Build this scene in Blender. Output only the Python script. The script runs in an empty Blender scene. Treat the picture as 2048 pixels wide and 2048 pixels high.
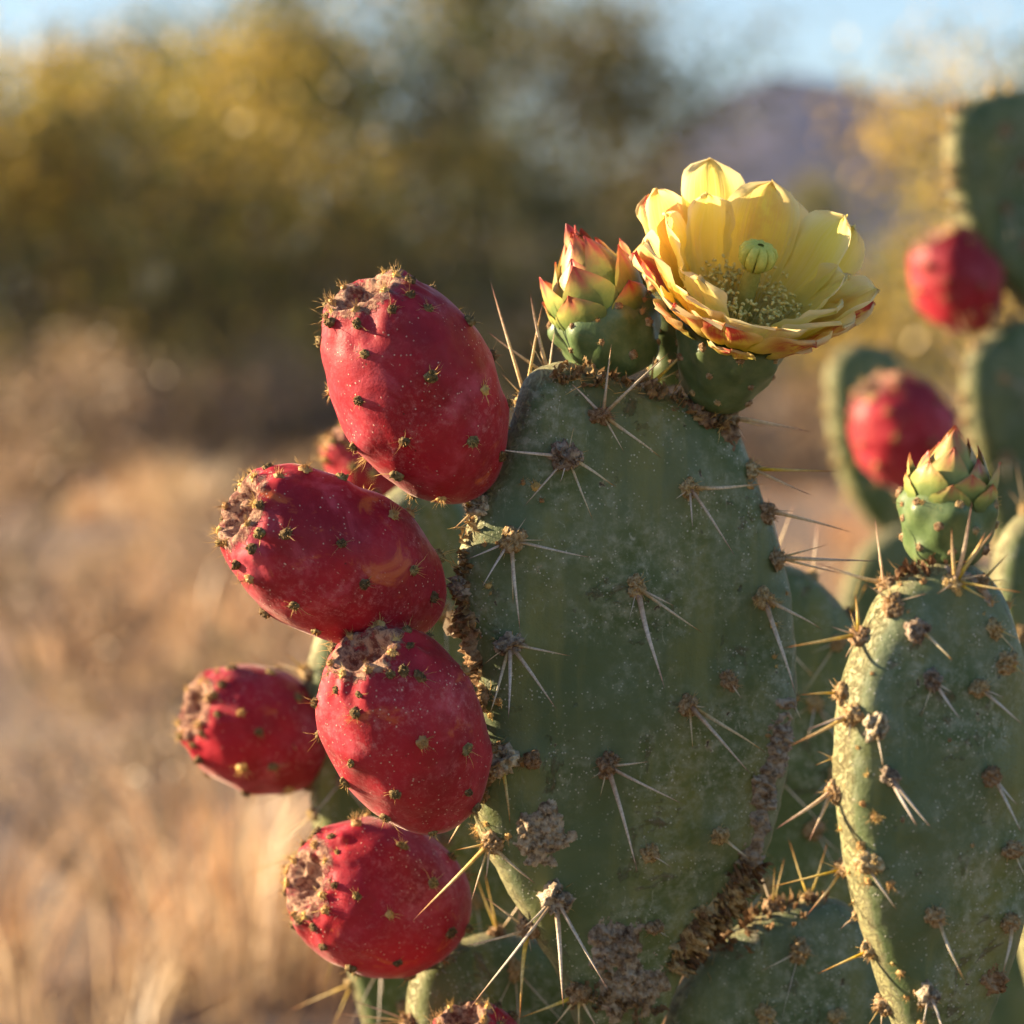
import bpy, math, random
import numpy as np
from mathutils import Vector, Matrix, noise
from mathutils.bvhtree import BVHTree

R = math.radians
scene = bpy.context.scene
col = scene.collection

# ------------------------------------------------------------------ camera
CAM = Vector((0.0, -0.95, 0.78))
PITCH = R(4.0)
K = 0.36 / 2048.0                      # 100 mm lens on a 36 mm square frame, photograph 2048 px
FWD = Vector((0, math.cos(PITCH), -math.sin(PITCH)))
UPV = Vector((0, math.sin(PITCH), math.cos(PITCH)))
RGT = Vector((1, 0, 0))
cd = bpy.data.cameras.new('camera')
cam = bpy.data.objects.new('camera', cd)
col.objects.link(cam)
cam.location = CAM
cam.rotation_euler = (R(90) - PITCH, 0, 0)
cd.lens = 100
cd.sensor_width = 36
cd.clip_start = 0.02
cd.clip_end = 20000
cd.dof.use_dof = True
cd.dof.focus_distance = 0.924
cd.dof.aperture_fstop = 8.4
cd.dof.aperture_blades = 9
scene.camera = cam

# ------------------------------------------------------------------ sky, sun, exposure
SUN_EL, SUN_AZ = R(17), R(-81)         # azimuth from +Y (view direction), negative = to the left
to_sun = Vector((math.sin(SUN_AZ) * math.cos(SUN_EL), math.cos(SUN_AZ) * math.cos(SUN_EL), math.sin(SUN_EL)))
world = bpy.data.worlds.new('World')
scene.world = world
world.use_nodes = True
wn = world.node_tree
wn.nodes.clear()
sky = wn.nodes.new('ShaderNodeTexSky')
sky.sky_type = 'NISHITA'
sky.sun_disc = False
sky.sun_elevation = SUN_EL
sky.sun_rotation = SUN_AZ
sky.dust_density = 0.3
sky.air_density = 1.0
sky.ozone_density = 2.5
bgn = wn.nodes.new('ShaderNodeBackground')
bgn.inputs['Strength'].default_value = 0.05
won = wn.nodes.new('ShaderNodeOutputWorld')
wn.links.new(sky.outputs[0], bgn.inputs[0])
wn.links.new(bgn.outputs[0], won.inputs[0])
sl = bpy.data.lights.new('sun', 'SUN')
sun = bpy.data.objects.new('sun', sl)
col.objects.link(sun)
sun.rotation_euler = to_sun.to_track_quat('Z', 'Y').to_euler()
sl.energy = 5.0
sl.angle = R(0.53)
sl.color = (1.0, 0.78, 0.50)
scene.view_settings.view_transform = 'Standard'
scene.view_settings.look = 'None'
scene.view_settings.exposure = 2.1
scene.view_settings.gamma = 1.0
scene.view_settings.use_curve_mapping = False
cy = scene.cycles
cy.use_denoising = True
cy.max_bounces = 5
cy.diffuse_bounces = 2
cy.glossy_bounces = 2
cy.transmission_bounces = 5
cy.volume_bounces = 0
cy.sample_clamp_indirect = 6.0

# ------------------------------------------------------------------ helpers
def ray(px, py):
    px, py = float(px), float(py)
    return FWD + (px - 1024) * K * RGT + (1024 - py) * K * UPV

def P(px, py, d):
    """a point at real depth d (metres along the lens axis)"""
    return CAM + ray(px, py) * float(d)

def depth(p):
    return (p - CAM).dot(FWD)

WM = {}
def place(o, parent, M):
    """put o at world matrix M under parent"""
    col.objects.link(o)
    WM[o.name] = M.copy()
    if parent is not None:
        o.parent = parent
        o.matrix_basis = WM[parent.name].inverted() @ M
    else:
        o.matrix_basis = M
    return o

def tag(o, label=None, cat=None, group=None, kind=None):
    for k, v in (('label', label), ('category', cat), ('group', group), ('kind', kind)):
        if v:
            o[k] = v
    return o

def mesh_data(name, verts, faces, mats, smooth=True, fmat=None):
    me = bpy.data.meshes.new(name)
    me.from_pydata([tuple(v) for v in verts], [], faces)
    for m in (mats if isinstance(mats, (list, tuple)) else [mats]):
        me.materials.append(m)
    if smooth:
        me.polygons.foreach_set('use_smooth', np.ones(len(me.polygons), bool))
    if fmat is not None:
        me.polygons.foreach_set('material_index', np.array(fmat, dtype=np.int32))
    me.update()
    return me

def fattr(me, name, vals):
    a = me.attributes.new(name, 'FLOAT', 'POINT')
    a.data.foreach_set('value', np.array(vals, dtype=np.float32))

def obj(name, me, parent=None, M=Matrix()):
    o = bpy.data.objects.new(name, me)
    return place(o, parent, M)

def empty(name, parent, M):
    o = bpy.data.objects.new(name, None)
    o.empty_display_size = 0.02
    return place(o, parent, M)

def frame(origin, z, xhint=Vector((1, 0, 0))):
    z = z.normalized()
    x = xhint - z * xhint.dot(z)
    if x.length < 1e-4:
        x = Vector((0, 1, 0)) - z * z.y
    x.normalize()
    y = z.cross(x)
    M = Matrix((x, y, z)).transposed().to_4x4()
    M.translation = origin
    return M

def spline(pts, n, closed=False):
    """Catmull-Rom through 2D/3D points"""
    p = np.array(pts, float)
    m = len(p)
    out = []
    segs = m if closed else m - 1
    for i in range(segs):
        if closed:
            a, b, c, d = p[(i - 1) % m], p[i], p[(i + 1) % m], p[(i + 2) % m]
        else:
            a, b, c, d = p[max(i - 1, 0)], p[i], p[i + 1], p[min(i + 2, m - 1)]
        for t in np.linspace(0, 1, n, endpoint=False):
            out.append(0.5 * (2 * b + (c - a) * t + (2 * a - 5 * b + 4 * c - d) * t * t + (-a + 3 * b - 3 * c + d) * t ** 3))
    if not closed:
        out.append(p[-1])
    return np.array(out)

def sm(a, b, x):
    t = min(1.0, max(0.0, (x - a) / (b - a)))
    return t * t * (3 - 2 * t)

# ------------------------------------------------------------------ node builder
class NB:
    def __init__(s, name):
        s.m = bpy.data.materials.new(name)
        s.m.use_nodes = True
        s.t = s.m.node_tree
        s.t.nodes.clear()
        s.o = s.t.nodes.new('ShaderNodeOutputMaterial')
    def n(s, typ, **kw):
        nd = s.t.nodes.new('ShaderNode' + typ)
        for k, v in kw.items():
            setattr(nd, k, v)
        return nd
    def set(s, inp, v):
        if hasattr(v, 'is_linked') or isinstance(v, bpy.types.NodeSocket):
            s.t.links.new(v, inp)
        elif isinstance(v, (tuple, list)) and len(v) == 3 and inp.type == 'RGBA':
            inp.default_value = (*v, 1)
        else:
            inp.default_value = v
    def co(s, which='Object'):
        return s.n('TexCoord').outputs[which]
    def map(s, vec, scale=(1, 1, 1), loc=(0, 0, 0)):
        nd = s.n('Mapping')
        s.set(nd.inputs['Vector'], vec)
        nd.inputs['Scale'].default_value = scale
        s.set(nd.inputs['Location'], loc)
        return nd.outputs[0]
    def noise(s, vec, scale, detail=3, rough=0.55, dist=0.0):
        nd = s.n('TexNoise')
        s.set(nd.inputs['Vector'], vec)
        nd.inputs['Scale'].default_value = scale
        nd.inputs['Detail'].default_value = detail
        nd.inputs['Roughness'].default_value = rough
        nd.inputs['Distortion'].default_value = dist
        return nd.outputs[0]
    def vor(s, vec, scale, out='Distance', feature='F1'):
        nd = s.n('TexVoronoi', feature=feature)
        s.set(nd.inputs['Vector'], vec)
        nd.inputs['Scale'].default_value = scale
        return nd.outputs[out]
    def math(s, op, a, b=0.0, clamp=False):
        nd = s.n('Math', operation=op, use_clamp=clamp)
        s.set(nd.inputs[0], a)
        s.set(nd.inputs[1], b)
        return nd.outputs[0]
    def rng(s, v, a, b, c=0.0, d=1.0):
        nd = s.n('MapRange')
        nd.interpolation_type = 'SMOOTHSTEP'
        s.set(nd.inputs[0], v)
        for i, x in enumerate((a, b, c, d)):
            s.set(nd.inputs[i + 1], x)
        return nd.outputs[0]
    def ramp(s, fac, stops):
        nd = s.n('ValToRGB')
        e = nd.color_ramp.elements
        while len(e) < len(stops):
            e.new(0.5)
        for i, (p, c) in enumerate(stops):
            e[i].position = p
            e[i].color = (*c, 1)
        s.set(nd.inputs[0], fac)
        return nd.outputs[0]
    def mix(s, fac, a, b):
        nd = s.n('Mix', data_type='RGBA')
        s.set(nd.inputs[0], fac)
        s.set(nd.inputs[6], a)
        s.set(nd.inputs[7], b)
        return nd.outputs[2]
    def hsv(s, c, h=0.5, sat=1.0, v=1.0):
        nd = s.n('HueSaturation')
        s.set(nd.inputs['Hue'], h)
        s.set(nd.inputs['Saturation'], sat)
        s.set(nd.inputs['Value'], v)
        s.set(nd.inputs['Color'], c)
        return nd.outputs[0]
    def attr(s, name, out='Fac'):
        return s.n('Attribute', attribute_name=name).outputs[out]
    def rand(s):
        return s.n('ObjectInfo').outputs['Random']
    def bump(s, h, strength=0.5, dist=0.001, normal=None):
        nd = s.n('Bump')
        nd.inputs['Strength'].default_value = strength
        nd.inputs['Distance'].default_value = dist
        s.set(nd.inputs['Height'], h)
        if normal is not None:
            s.set(nd.inputs['Normal'], normal)
        return nd.outputs[0]
    def bsdf(s, color, rough=0.6, spec=0.4, normal=None, **kw):
        nd = s.n('BsdfPrincipled')
        s.set(nd.inputs['Base Color'], color)
        s.set(nd.inputs['Roughness'], rough)
        s.set(nd.inputs['Specular IOR Level'], spec)
        if normal is not None:
            s.set(nd.inputs['Normal'], normal)
        for k, v in kw.items():
            s.set(nd.inputs[k.replace('_', ' ')], v)
        return nd.outputs[0]
    def translucent(s, shader, color, fac, normal=None):
        t = s.n('BsdfTranslucent')
        s.set(t.inputs['Color'], color)
        if normal is not None:
            s.set(t.inputs['Normal'], normal)
        mx = s.n('MixShader')
        s.set(mx.inputs[0], fac)
        s.t.links.new(shader, mx.inputs[1])
        s.t.links.new(t.outputs[0], mx.inputs[2])
        return mx.outputs[0]
    def out(s, shader):
        s.t.links.new(shader, s.o.inputs['Surface'])
        return s.m

# ------------------------------------------------------------------ materials
def mat_pad(name, a, b, yellow):
    s = NB(name)
    v = s.co()
    rnd = s.n('ObjectInfo').outputs['Random']
    n1 = s.noise(v, 22, 5, 0.6)
    c = s.mix(s.rng(n1, 0.35, 0.68), a, b)
    streak = s.noise(s.map(v, (70, 9, 20)), 1.0, 5, 0.6)
    c = s.mix(s.math('MULTIPLY', s.rng(streak, 0.46, 0.68), 0.85), c, yellow)
    patch = s.noise(v, 38, 4, 0.6, 0.4)
    c = s.mix(s.math('MULTIPLY', s.rng(patch, 0.52, 0.66), 0.7), c, (0.050, 0.080, 0.020))
    # grey waxy bloom and dust
    bloom = s.noise(v, 260, 4, 0.7)
    blm = s.math('MULTIPLY', s.rng(bloom, 0.4, 0.8), s.rng(s.noise(v, 30, 3), 0.38, 0.65))
    c = s.mix(s.math('MULTIPLY', blm, 0.75), c, (0.30, 0.31, 0.235))
    # light scuffs
    scuff = s.noise(s.map(v, (300, 120, 200)), 1.0, 8, 0.75, 1.5)
    c = s.mix(s.math('MULTIPLY', s.math('MULTIPLY', s.rng(scuff, 0.58, 0.68), s.rng(s.noise(v, 34, 3), 0.42, 0.6)), 0.75), c, (0.36, 0.36, 0.28))
    # pale specks
    sp = s.vor(v, 620)
    spm = s.math('MULTIPLY', s.rng(s.math('ADD', sp, s.math('MULTIPLY', s.noise(v, 1500, 2), 0.25)), 0.36, 0.24), s.rng(s.noise(v, 60, 4, 0.7), 0.45, 0.58))
    c = s.mix(s.math('MULTIPLY', spm, 0.75), c, (0.60, 0.58, 0.48))
    # small dark pits with a pale rim
    pn = s.n('TexNoise')
    s.set(pn.inputs['Vector'], v)
    pn.inputs['Scale'].default_value = 420
    pv = s.n('VectorMath', operation='MULTIPLY_ADD')
    s.set(pv.inputs[0], pn.outputs['Color'])
    pv.inputs[1].default_value = (.006, .006, .006)
    s.set(pv.inputs[2], v)
    pit = s.vor(pv.outputs[0], 105)
    ring = s.math('MULTIPLY', s.rng(pit, 0.15, 0.10), s.rng(s.noise(v, 60, 2), 0.53, 0.62))
    c = s.mix(s.math('MULTIPLY', ring, 0.6), c, (0.33, 0.27, 0.17))
    dk = s.math('MULTIPLY', s.rng(pit, 0.10, 0.06), s.rng(s.noise(v, 60, 2), 0.48, 0.60))
    c = s.mix(s.math('MULTIPLY', dk, 0.9), c, (0.035, 0.02, 0.012))
    # brown corky staining
    st = s.noise(v, 55, 8, 0.72, 0.6)
    stm = s.rng(st, 0.60, 0.70)
    c = s.mix(s.math('MULTIPLY', stm, 0.55), c, (0.16, 0.10, 0.055))
    # pale dry rim of the pad
    rim = s.attr('rim')
    rn = s.noise(v, 140, 6, 0.7)
    rm = s.rng(s.math('ADD', rim, s.math('MULTIPLY', s.math('SUBTRACT', rn, 0.5), 0.5)), 0.55, 0.95)
    c = s.mix(s.math('MULTIPLY', rm, 0.75), c, (0.34, 0.31, 0.15))
    crk = s.noise(v, 230, 8, 0.8, 2.5)
    c = s.mix(s.math('MULTIPLY', s.math('MULTIPLY', s.rng(crk, 0.53, 0.60), rm), 0.8), c, (0.13, 0.085, 0.04))
    yl = s.noise(v, 14, 4, 0.6)
    c = s.mix(s.math('MULTIPLY', s.rng(yl, 0.52, 0.68), 0.5), c, s.hsv(c, 0.46, 1.25, 1.15))
    c = s.hsv(c, 0.5, 1.0, s.rng(rnd, 0, 1, 0.90, 1.10))
    h = s.math('ADD', s.math('MULTIPLY', s.noise(v, 900, 4, 0.7), 0.25), s.math('MULTIPLY', s.noise(v, 160, 4), 0.6))
    h = s.math('ADD', h, s.math('MULTIPLY', stm, 0.7))
    h = s.math('SUBTRACT', h, s.math('MULTIPLY', s.math('MULTIPLY', s.rng(crk, 0.48, 0.60), rm), 1.4))
    h = s.math('SUBTRACT', h, s.math('MULTIPLY', dk, 1.2))
    h = s.math('ADD', h, s.math('MULTIPLY', spm, 0.4))
    nrm = s.bump(h, 0.75, 0.0014)
    ro = s.rng(s.noise(v, 80, 4), 0.3, 0.7, 0.40, 0.66)
    return s.out(s.bsdf(c, ro, 0.38, nrm))

PAD = mat_pad('pad_skin', (0.063, 0.092, 0.034), (0.108, 0.134, 0.066), (0.138, 0.148, 0.048))
PAD_FAR = mat_pad('pad_skin_olive', (0.062, 0.092, 0.027), (0.10, 0.13, 0.046), (0.155, 0.16, 0.042))

def mat_fruit():
    s = NB('fruit_skin')
    v = s.co()
    ofs = s.n('ObjectInfo').outputs['Random']
    v = s.map(v, (1, 1, 1), s.n('ObjectInfo').outputs['Location'])
    n1 = s.noise(v, 28, 4, 0.6)
    c = s.mix(s.rng(n1, 0.36, 0.66), (0.22, 0.003, 0.010), (0.36, 0.008, 0.022))
    n2 = s.noise(v, 48, 5, 0.65, 0.5)
    c = s.mix(s.math('MULTIPLY', s.rng(n2, 0.52, 0.72), 0.6), c, (0.50, 0.075, 0.105))
    n3 = s.noise(v, 40, 5, 0.7, 0.8)
    c = s.mix(s.math('MULTIPLY', s.rng(n3, 0.60, 0.72), 0.7), c, (0.52, 0.12, 0.028))
    # dusty bloom
    b = s.noise(v, 420, 6, 0.8)
    bm = s.math('MULTIPLY', s.rng(b, 0.46, 0.72), s.rng(s.noise(v, 36, 3), 0.38, 0.62))
    c = s.mix(s.math('MULTIPLY', bm, 0.55), c, (0.52, 0.20, 0.20))
    # long pale scratches
    sc = s.noise(s.map(v, (650, 90, 90)), 1.0, 5, 0.7, 1.2)
    scm = s.math('MULTIPLY', s.rng(sc, 0.64, 0.70), s.rng(s.noise(v, 50, 2), 0.45, 0.6))
    c = s.mix(s.math('MULTIPLY', scm, 0.7), c, (0.62, 0.40, 0.32))
    # pale specks, dark specks
    sp = s.vor(v, 560)
    spm = s.math('MULTIPLY', s.rng(sp, 0.20, 0.11), s.rng(s.noise(v, 85, 4, 0.7), 0.47, 0.60))
    c = s.mix(s.math('MULTIPLY', spm, 0.8), c, (0.70, 0.50, 0.38))
    dk = s.vor(v, 260)
    dkm = s.math('MULTIPLY', s.rng(dk, 0.12, 0.07), s.rng(s.noise(v, 45, 3, 0.7), 0.54, 0.62))
    c = s.mix(s.math('MULTIPLY', dkm, 0.85), c, (0.06, 0.02, 0.015))
    # dry tissue at the flower scar
    cr = s.attr('crater')
    crn = s.noise(v, 330, 6, 0.75)
    crm = s.rng(s.math('ADD', cr, s.math('MULTIPLY', s.math('SUBTRACT', s.noise(v, 130, 6, 0.75), 0.5), 2.2)), 0.45, 0.75)
    cc = s.mix(s.rng(crn, 0.40, 0.58), (0.14, 0.05, 0.032), (0.52, 0.33, 0.21))
    c = s.mix(s.math('MULTIPLY', crm, 0.9), c, cc)
    h = s.math('ADD', s.math('MULTIPLY', s.noise(v, 1100, 3, 0.7), 0.12), s.math('MULTIPLY', s.noise(v, 150, 4), 0.5))
    h = s.math('ADD', h, s.math('MULTIPLY', spm, 0.35))
    h = s.math('ADD', h, s.math('MULTIPLY', s.math('MULTIPLY', crn, crm), 4.5))
    nrm = s.bump(h, 0.7, 0.0012)
    ro = s.math('ADD', s.rng(s.noise(v, 120, 5, 0.7), 0.3, 0.7, 0.44, 0.70), s.math('MULTIPLY', crm, 0.25), True)
    return s.out(s.bsdf(c, ro, 0.30, nrm, Sheen_Weight=0.20, Sheen_Roughness=0.28, Sheen_Tint=(1.0, 0.85, 0.75)))
FRUIT = mat_fruit()

def mat_spine(name, stops, trans):
    s = NB(name)
    v = s.co()
    t = s.attr('along')
    rnd = s.rand()
    t2 = s.math('ADD', t, s.math('MULTIPLY', s.math('SUBTRACT', s.noise(s.map(v, (0.3, 0.3, 9)), 1.0, 3), 0.5), 0.35))
    c = s.ramp(t2, stops)
    c = s.hsv(c, s.rng(rnd, 0, 1, 0.485, 0.51), s.rng(rnd, 0, 1, 0.65, 1.15), s.rng(s.noise(s.map(v, (0.5, 0.5, 40)), 1.0, 2), 0.3, 0.7, 0.75, 1.15))
    return s.out(s.translucent(s.bsdf(c, 0.45, 0.4), c, trans))
SPINE = mat_spine('spine_ivory', [(0.0, (0.22, 0.11, 0.04)), (0.14, (0.46, 0.32, 0.16)), (0.42, (0.62, 0.54, 0.42)), (0.75, (0.60, 0.48, 0.32)), (0.93, (0.42, 0.20, 0.07)), (1.0, (0.15, 0.06, 0.03))], 0.12)
SPINE_GOLD = mat_spine('spine_gold', [(0.0, (0.45, 0.25, 0.05)), (0.2, (0.72, 0.50, 0.13)), (0.5, (0.74, 0.58, 0.30)), (0.75, (0.62, 0.36, 0.14)), (0.93, (0.42, 0.14, 0.05)), (1.0, (0.14, 0.04, 0.02))], 0.25)

def mat_simple(name, stops, scale, rough=0.85, bump=0.8, bd=0.0008, trans=0.0, spec=0.2, detail=6, objrand=True):
    s = NB(name)
    v = s.co()
    n = s.noise(v, scale, detail, 0.7)
    c = s.ramp(n, stops)
    if objrand:
        r = s.rand()
        c = s.hsv(c, s.rng(r, 0, 1, 0.49, 0.515), 1.0, s.rng(r, 0, 1, 0.75, 1.25))
    nr = s.bump(n, bump, bd)
    sh = s.bsdf(c, rough, spec, nr)
    if trans:
        sh = s.translucent(sh, c, trans)
    return s.out(sh)
WOOL = mat_simple('areole_wool', [(0.28, (0.05, 0.026, 0.012)), (0.45, (0.24, 0.145, 0.065)), (0.65, (0.52, 0.39, 0.24))], 600)
WOOL_DARK = mat_simple('areole_wool_olive', [(0.25, (0.03, 0.02, 0.01)), (0.48, (0.15, 0.10, 0.04)), (0.72, (0.38, 0.28, 0.14))], 900)
GLOCHID = mat_simple('glochid_bristle', [(0.3, (0.50, 0.27, 0.08)), (0.7, (0.72, 0.50, 0.22))], 300, 0.5, 0.0, 0.001, 0.3)
CORK = mat_simple('cork_scab', [(0.30, (0.05, 0.03, 0.02)), (0.42, (0.22, 0.155, 0.10)), (0.55, (0.46, 0.37, 0.27)), (0.75, (0.62, 0.54, 0.43))], 300, 0.9, 1.0, 0.0014)
CORK_BROWN = mat_simple('cork_bark', [(0.30, (0.035, 0.018, 0.010)), (0.43, (0.18, 0.095, 0.042)), (0.57, (0.38, 0.25, 0.135)), (0.78, (0.50, 0.40, 0.28))], 240, 0.9, 1.0, 0.0018)
DEBRIS = mat_simple('dry_plant_debris', [(0.25, (0.06, 0.028, 0.013)), (0.5, (0.20, 0.11, 0.05)), (0.75, (0.46, 0.33, 0.18))], 160, 0.85, 0.5, 0.0008, 0.15)
MEMBRANE = mat_simple('papery_membrane', [(0.3, (0.36, 0.27, 0.17)), (0.7, (0.62, 0.52, 0.38))], 200, 0.8, 0.6, 0.0008, 0.25)

def mat_petal():
    s = NB('petal')
    sx = s.n('SeparateXYZ')
    s.set(sx.inputs[0], s.attr('petal_uv', 'Vector'))
    a, t = sx.outputs[0], sx.outputs[1]
    red = s.n('SeparateColor')
    s.set(red.inputs[0], s.n('ObjectInfo').outputs['Color'])
    v = s.co()
    vein = s.noise(s.map(s.attr('petal_uv', 'Vector'), (1.2, 16, 1)), 1.0, 5, 0.6, 0.3)
    blot = s.noise(v, 110, 4, 0.6)
    c = s.mix(s.rng(a, 0.0, 0.5), (0.80, 0.62, 0.05), (0.90, 0.77, 0.15))
    c = s.mix(s.math('MULTIPLY', s.rng(vein, 0.42, 0.7), 0.45), c, (0.92, 0.80, 0.34))
    # pale rosy tip edge
    edge = s.rng(s.math('ADD', s.math('MULTIPLY', a, 0.75), s.math('MULTIPLY', s.math('ABSOLUTE', t), 0.35)), 0.68, 1.05)
    c = s.mix(s.math('MULTIPLY', edge, 0.6), c, (0.92, 0.76, 0.55))
    # red flush, strongest along the midrib and tip of the outer petals
    mid = s.rng(s.math('ABSOLUTE', t), 1.15, 0.05)
    fl = s.math('MULTIPLY', s.math('MULTIPLY', mid, s.rng(a, 0.15, 0.85)), s.rng(s.math('ADD', blot, s.math('MULTIPLY', vein, 0.4)), 0.45, 0.85))
    fl = s.math('MULTIPLY', s.math('MULTIPLY', fl, red.outputs[0]), 1.7, True)
    c = s.mix(fl, c, (0.60, 0.085, 0.07))
    # green base of the sepals
    gr = s.math('MULTIPLY', red.outputs[1], s.rng(s.math('ADD', a, s.math('MULTIPLY', blot, 0.3)), 0.75, 0.25))
    c = s.mix(gr, c, (0.20, 0.27, 0.06))
    h = s.math('ADD', vein, s.math('MULTIPLY', blot, 0.5))
    nr = s.bump(h, 0.35, 0.0008)
    sh = s.bsdf(c, 0.5, 0.25, nr)
    return s.out(s.translucent(sh, c, 0.52, nr))
PETAL = mat_petal()
def mat_scale():
    s = NB('bud_scale')
    sx = s.n('SeparateXYZ')
    s.set(sx.inputs[0], s.attr('petal_uv', 'Vector'))
    a, t = sx.outputs[0], sx.outputs[1]
    red = s.n('SeparateColor')
    s.set(red.inputs[0], s.n('ObjectInfo').outputs['Color'])
    v = s.co()
    blot = s.noise(v, 150, 4, 0.65)
    ab = s.math('ADD', a, s.math('MULTIPLY', s.math('SUBTRACT', blot, 0.5), 0.5))
    c = s.ramp(ab, [(0.0, (0.07, 0.12, 0.035)), (0.30, (0.19, 0.25, 0.06)), (0.55, (0.46, 0.42, 0.10)), (0.75, (0.58, 0.25, 0.10)), (0.95, (0.42, 0.055, 0.05))])
    green = s.ramp(ab, [(0.0, (0.07, 0.12, 0.035)), (0.5, (0.20, 0.25, 0.07)), (0.85, (0.38, 0.36, 0.11)), (1.0, (0.5, 0.15, 0.06))])
    c = s.mix(red.outputs[0], green, c)
    mid = s.math('MULTIPLY', s.math('MULTIPLY', s.rng(s.math('ABSOLUTE', t), 0.32, 0.02), s.rng(a, 0.35, 0.8)), red.outputs[0])
    c = s.mix(s.math('MULTIPLY', mid, 0.8), c, (0.50, 0.06, 0.07))
    nr = s.bump(blot, 0.4, 0.0008)
    return s.out(s.translucent(s.bsdf(c, 0.45, 0.4, nr), c, 0.18))
SCALE = mat_scale()
OVARY = mat_simple('flower_base_green', [(0.25, (0.046, 0.075, 0.026)), (0.5, (0.080, 0.118, 0.042)), (0.75, (0.145, 0.168, 0.072))], 120, 0.45, 0.5, 0.0008, 0, 0.4)
STAMEN = mat_simple('stamen', [(0.3, (0.86, 0.68, 0.16)), (0.7, (0.92, 0.80, 0.36))], 500, 0.7, 0.0, 0.001, 0.25)
STIGMA = mat_simple('stigma', [(0.3, (0.42, 0.38, 0.06)), (0.7, (0.62, 0.56, 0.13))], 500, 0.6, 0.4, 0.0004)

# ------------------------------------------------------------------ pads
class Pad:
    pass

def make_pad(root, outline, d, yaw, tilt=0.0, T=0.0105, seed=1, mat=None, na=200, nr=34, mounds=(), name='pad', wob=1.0):
    """a thick, slightly wavy cactus pad: outline lies on a plane at depth d turned by yaw"""
    yaw, tilt = R(yaw), R(tilt)
    n = Vector((math.sin(yaw) * math.cos(tilt), -math.cos(yaw) * math.cos(tilt), math.sin(tilt)))
    v = (Vector((0, 0, 1)) - n * n.z).normalized()
    u = v.cross(n)
    cx = sum(p[0] for p in outline) / len(outline)
    cyy = sum(p[1] for p in outline) / len(outline)
    O = P(cx, cyy, d)
    def toplane(px, py, off=0.0):
        r = ray(px, py)
        t = (O + n * off - CAM).dot(n) / r.dot(n)
        q = CAM + r * t - O
        return q.dot(u), q.dot(v)
    pts = spline([toplane(*p) for p in outline], 24, True)
    th = np.arctan2(pts[:, 1], pts[:, 0])
    rr = np.hypot(pts[:, 0], pts[:, 1])
    o = np.argsort(th)
    th, rr = th[o], rr[o]
    th = np.concatenate([th - 2 * np.pi, th, th + 2 * np.pi])
    rr = np.concatenate([rr, rr, rr])
    ang = np.linspace(-np.pi, np.pi, na, endpoint=False)
    rad = np.interp(ang, th, rr)
    for _ in range(3):
        rad = (np.roll(rad, 1) + 2 * rad + np.roll(rad, -1)) / 4
    m_uv = [toplane(px, py, T) for px, py in mounds]
    verts, rim = [], []
    sv = Vector((seed * 7.31, seed * 3.17, seed * 1.7))
    def add(rho, a, r0, side):
        rw = r0 * (1 + 0.012 * noise.noise(Vector((math.cos(a) * 5, math.sin(a) * 5, seed))) + 0.008 * noise.noise(Vector((math.cos(a) * 16, math.sin(a) * 16, seed + 9))))
        x, y = rho * rw * math.cos(a), rho * rw * math.sin(a)
        h = math.sqrt(max(0.0, 1 - rho ** 9))
        w = side * T * h
        p = Vector((x, y, side * 0.05))
        k = min(1.0, h * 1.6)
        w += k * wob * 0.0016 * noise.noise(p * 28 + sv) + k * 0.0007 * noise.noise(p * 75 + sv)
        w += 0.006 * wob * noise.noise(Vector((x, y, 0)) * 9 + sv) * 1.0          # gentle warp of the whole pad
        if side > 0:
            for mu, mv in m_uv:
                q = (x - mu) ** 2 + (y - mv) ** 2
                if q < 4e-4:
                    w += 0.0017 * math.exp(-q / (2 * 0.0050 ** 2))
        verts.append((x, y, w))
        rim.append(rho ** 12)
    rhos = [1 - (1 - (k / nr)) ** 2.1 for k in range(1, nr + 1)]
    rhos = [min(1.0, r) for r in rhos]
    add(0, 0, 0, 1)
    for k in range(nr):
        for j in range(na):
            add(rhos[k], ang[j], rad[j], 1)
    nb0 = len(verts)
    add(0, 0, 0, -1)
    for k in range(nr - 1):
        for j in range(na):
            add(rhos[k], ang[j], rad[j], -1)
    faces = []
    F = lambda k, j: 1 + k * na + j % na
    B = lambda k, j: (nb0 + 1 + k * na + j % na) if k < nr - 1 else F(nr - 1, j)
    for j in range(na):
        faces.append((0, F(0, j), F(0, j + 1)))
        faces.append((nb0, B(0, j + 1), B(0, j)))
        for k in range(nr - 1):
            faces.append((F(k, j), F(k + 1, j), F(k + 1, j + 1), F(k, j + 1)))
            faces.append((B(k, j + 1), B(k + 1, j + 1), B(k + 1, j), B(k, j)))
    M = Matrix((u, v, n)).transposed().to_4x4()
    M.translation = O
    me = mesh_data(name, verts, faces, mat or PAD)
    fattr(me, 'rim', rim)
    pd = Pad()
    pd.o = obj(name, me, root, M)
    wv = [M @ Vector(q) for q in verts]
    pd.bvh = BVHTree.FromPolygons(wv, faces)
    pd.M, pd.n, pd.u, pd.v, pd.d, pd.T = M, n, u, v, d, T
    pd.ang, pd.rad = ang, rad
    pd.outline = outline
    return pd

def surf(pd, px, py):
    hit = pd.bvh.ray_cast(CAM, ray(px, py).normalized())
    if hit[0] is not None:
        return hit[0], hit[1]
    q = pd.bvh.find_nearest(P(px, py, pd.d - 0.004))
    # outside the outline: keep the outward direction in the pad's plane
    nr = (P(px, py, depth(q[0])) - pd.M.translation)
    nr = nr - pd.n * nr.dot(pd.n)
    return q[0], (nr.normalized() + q[1] * 0.3).normalized()

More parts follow.
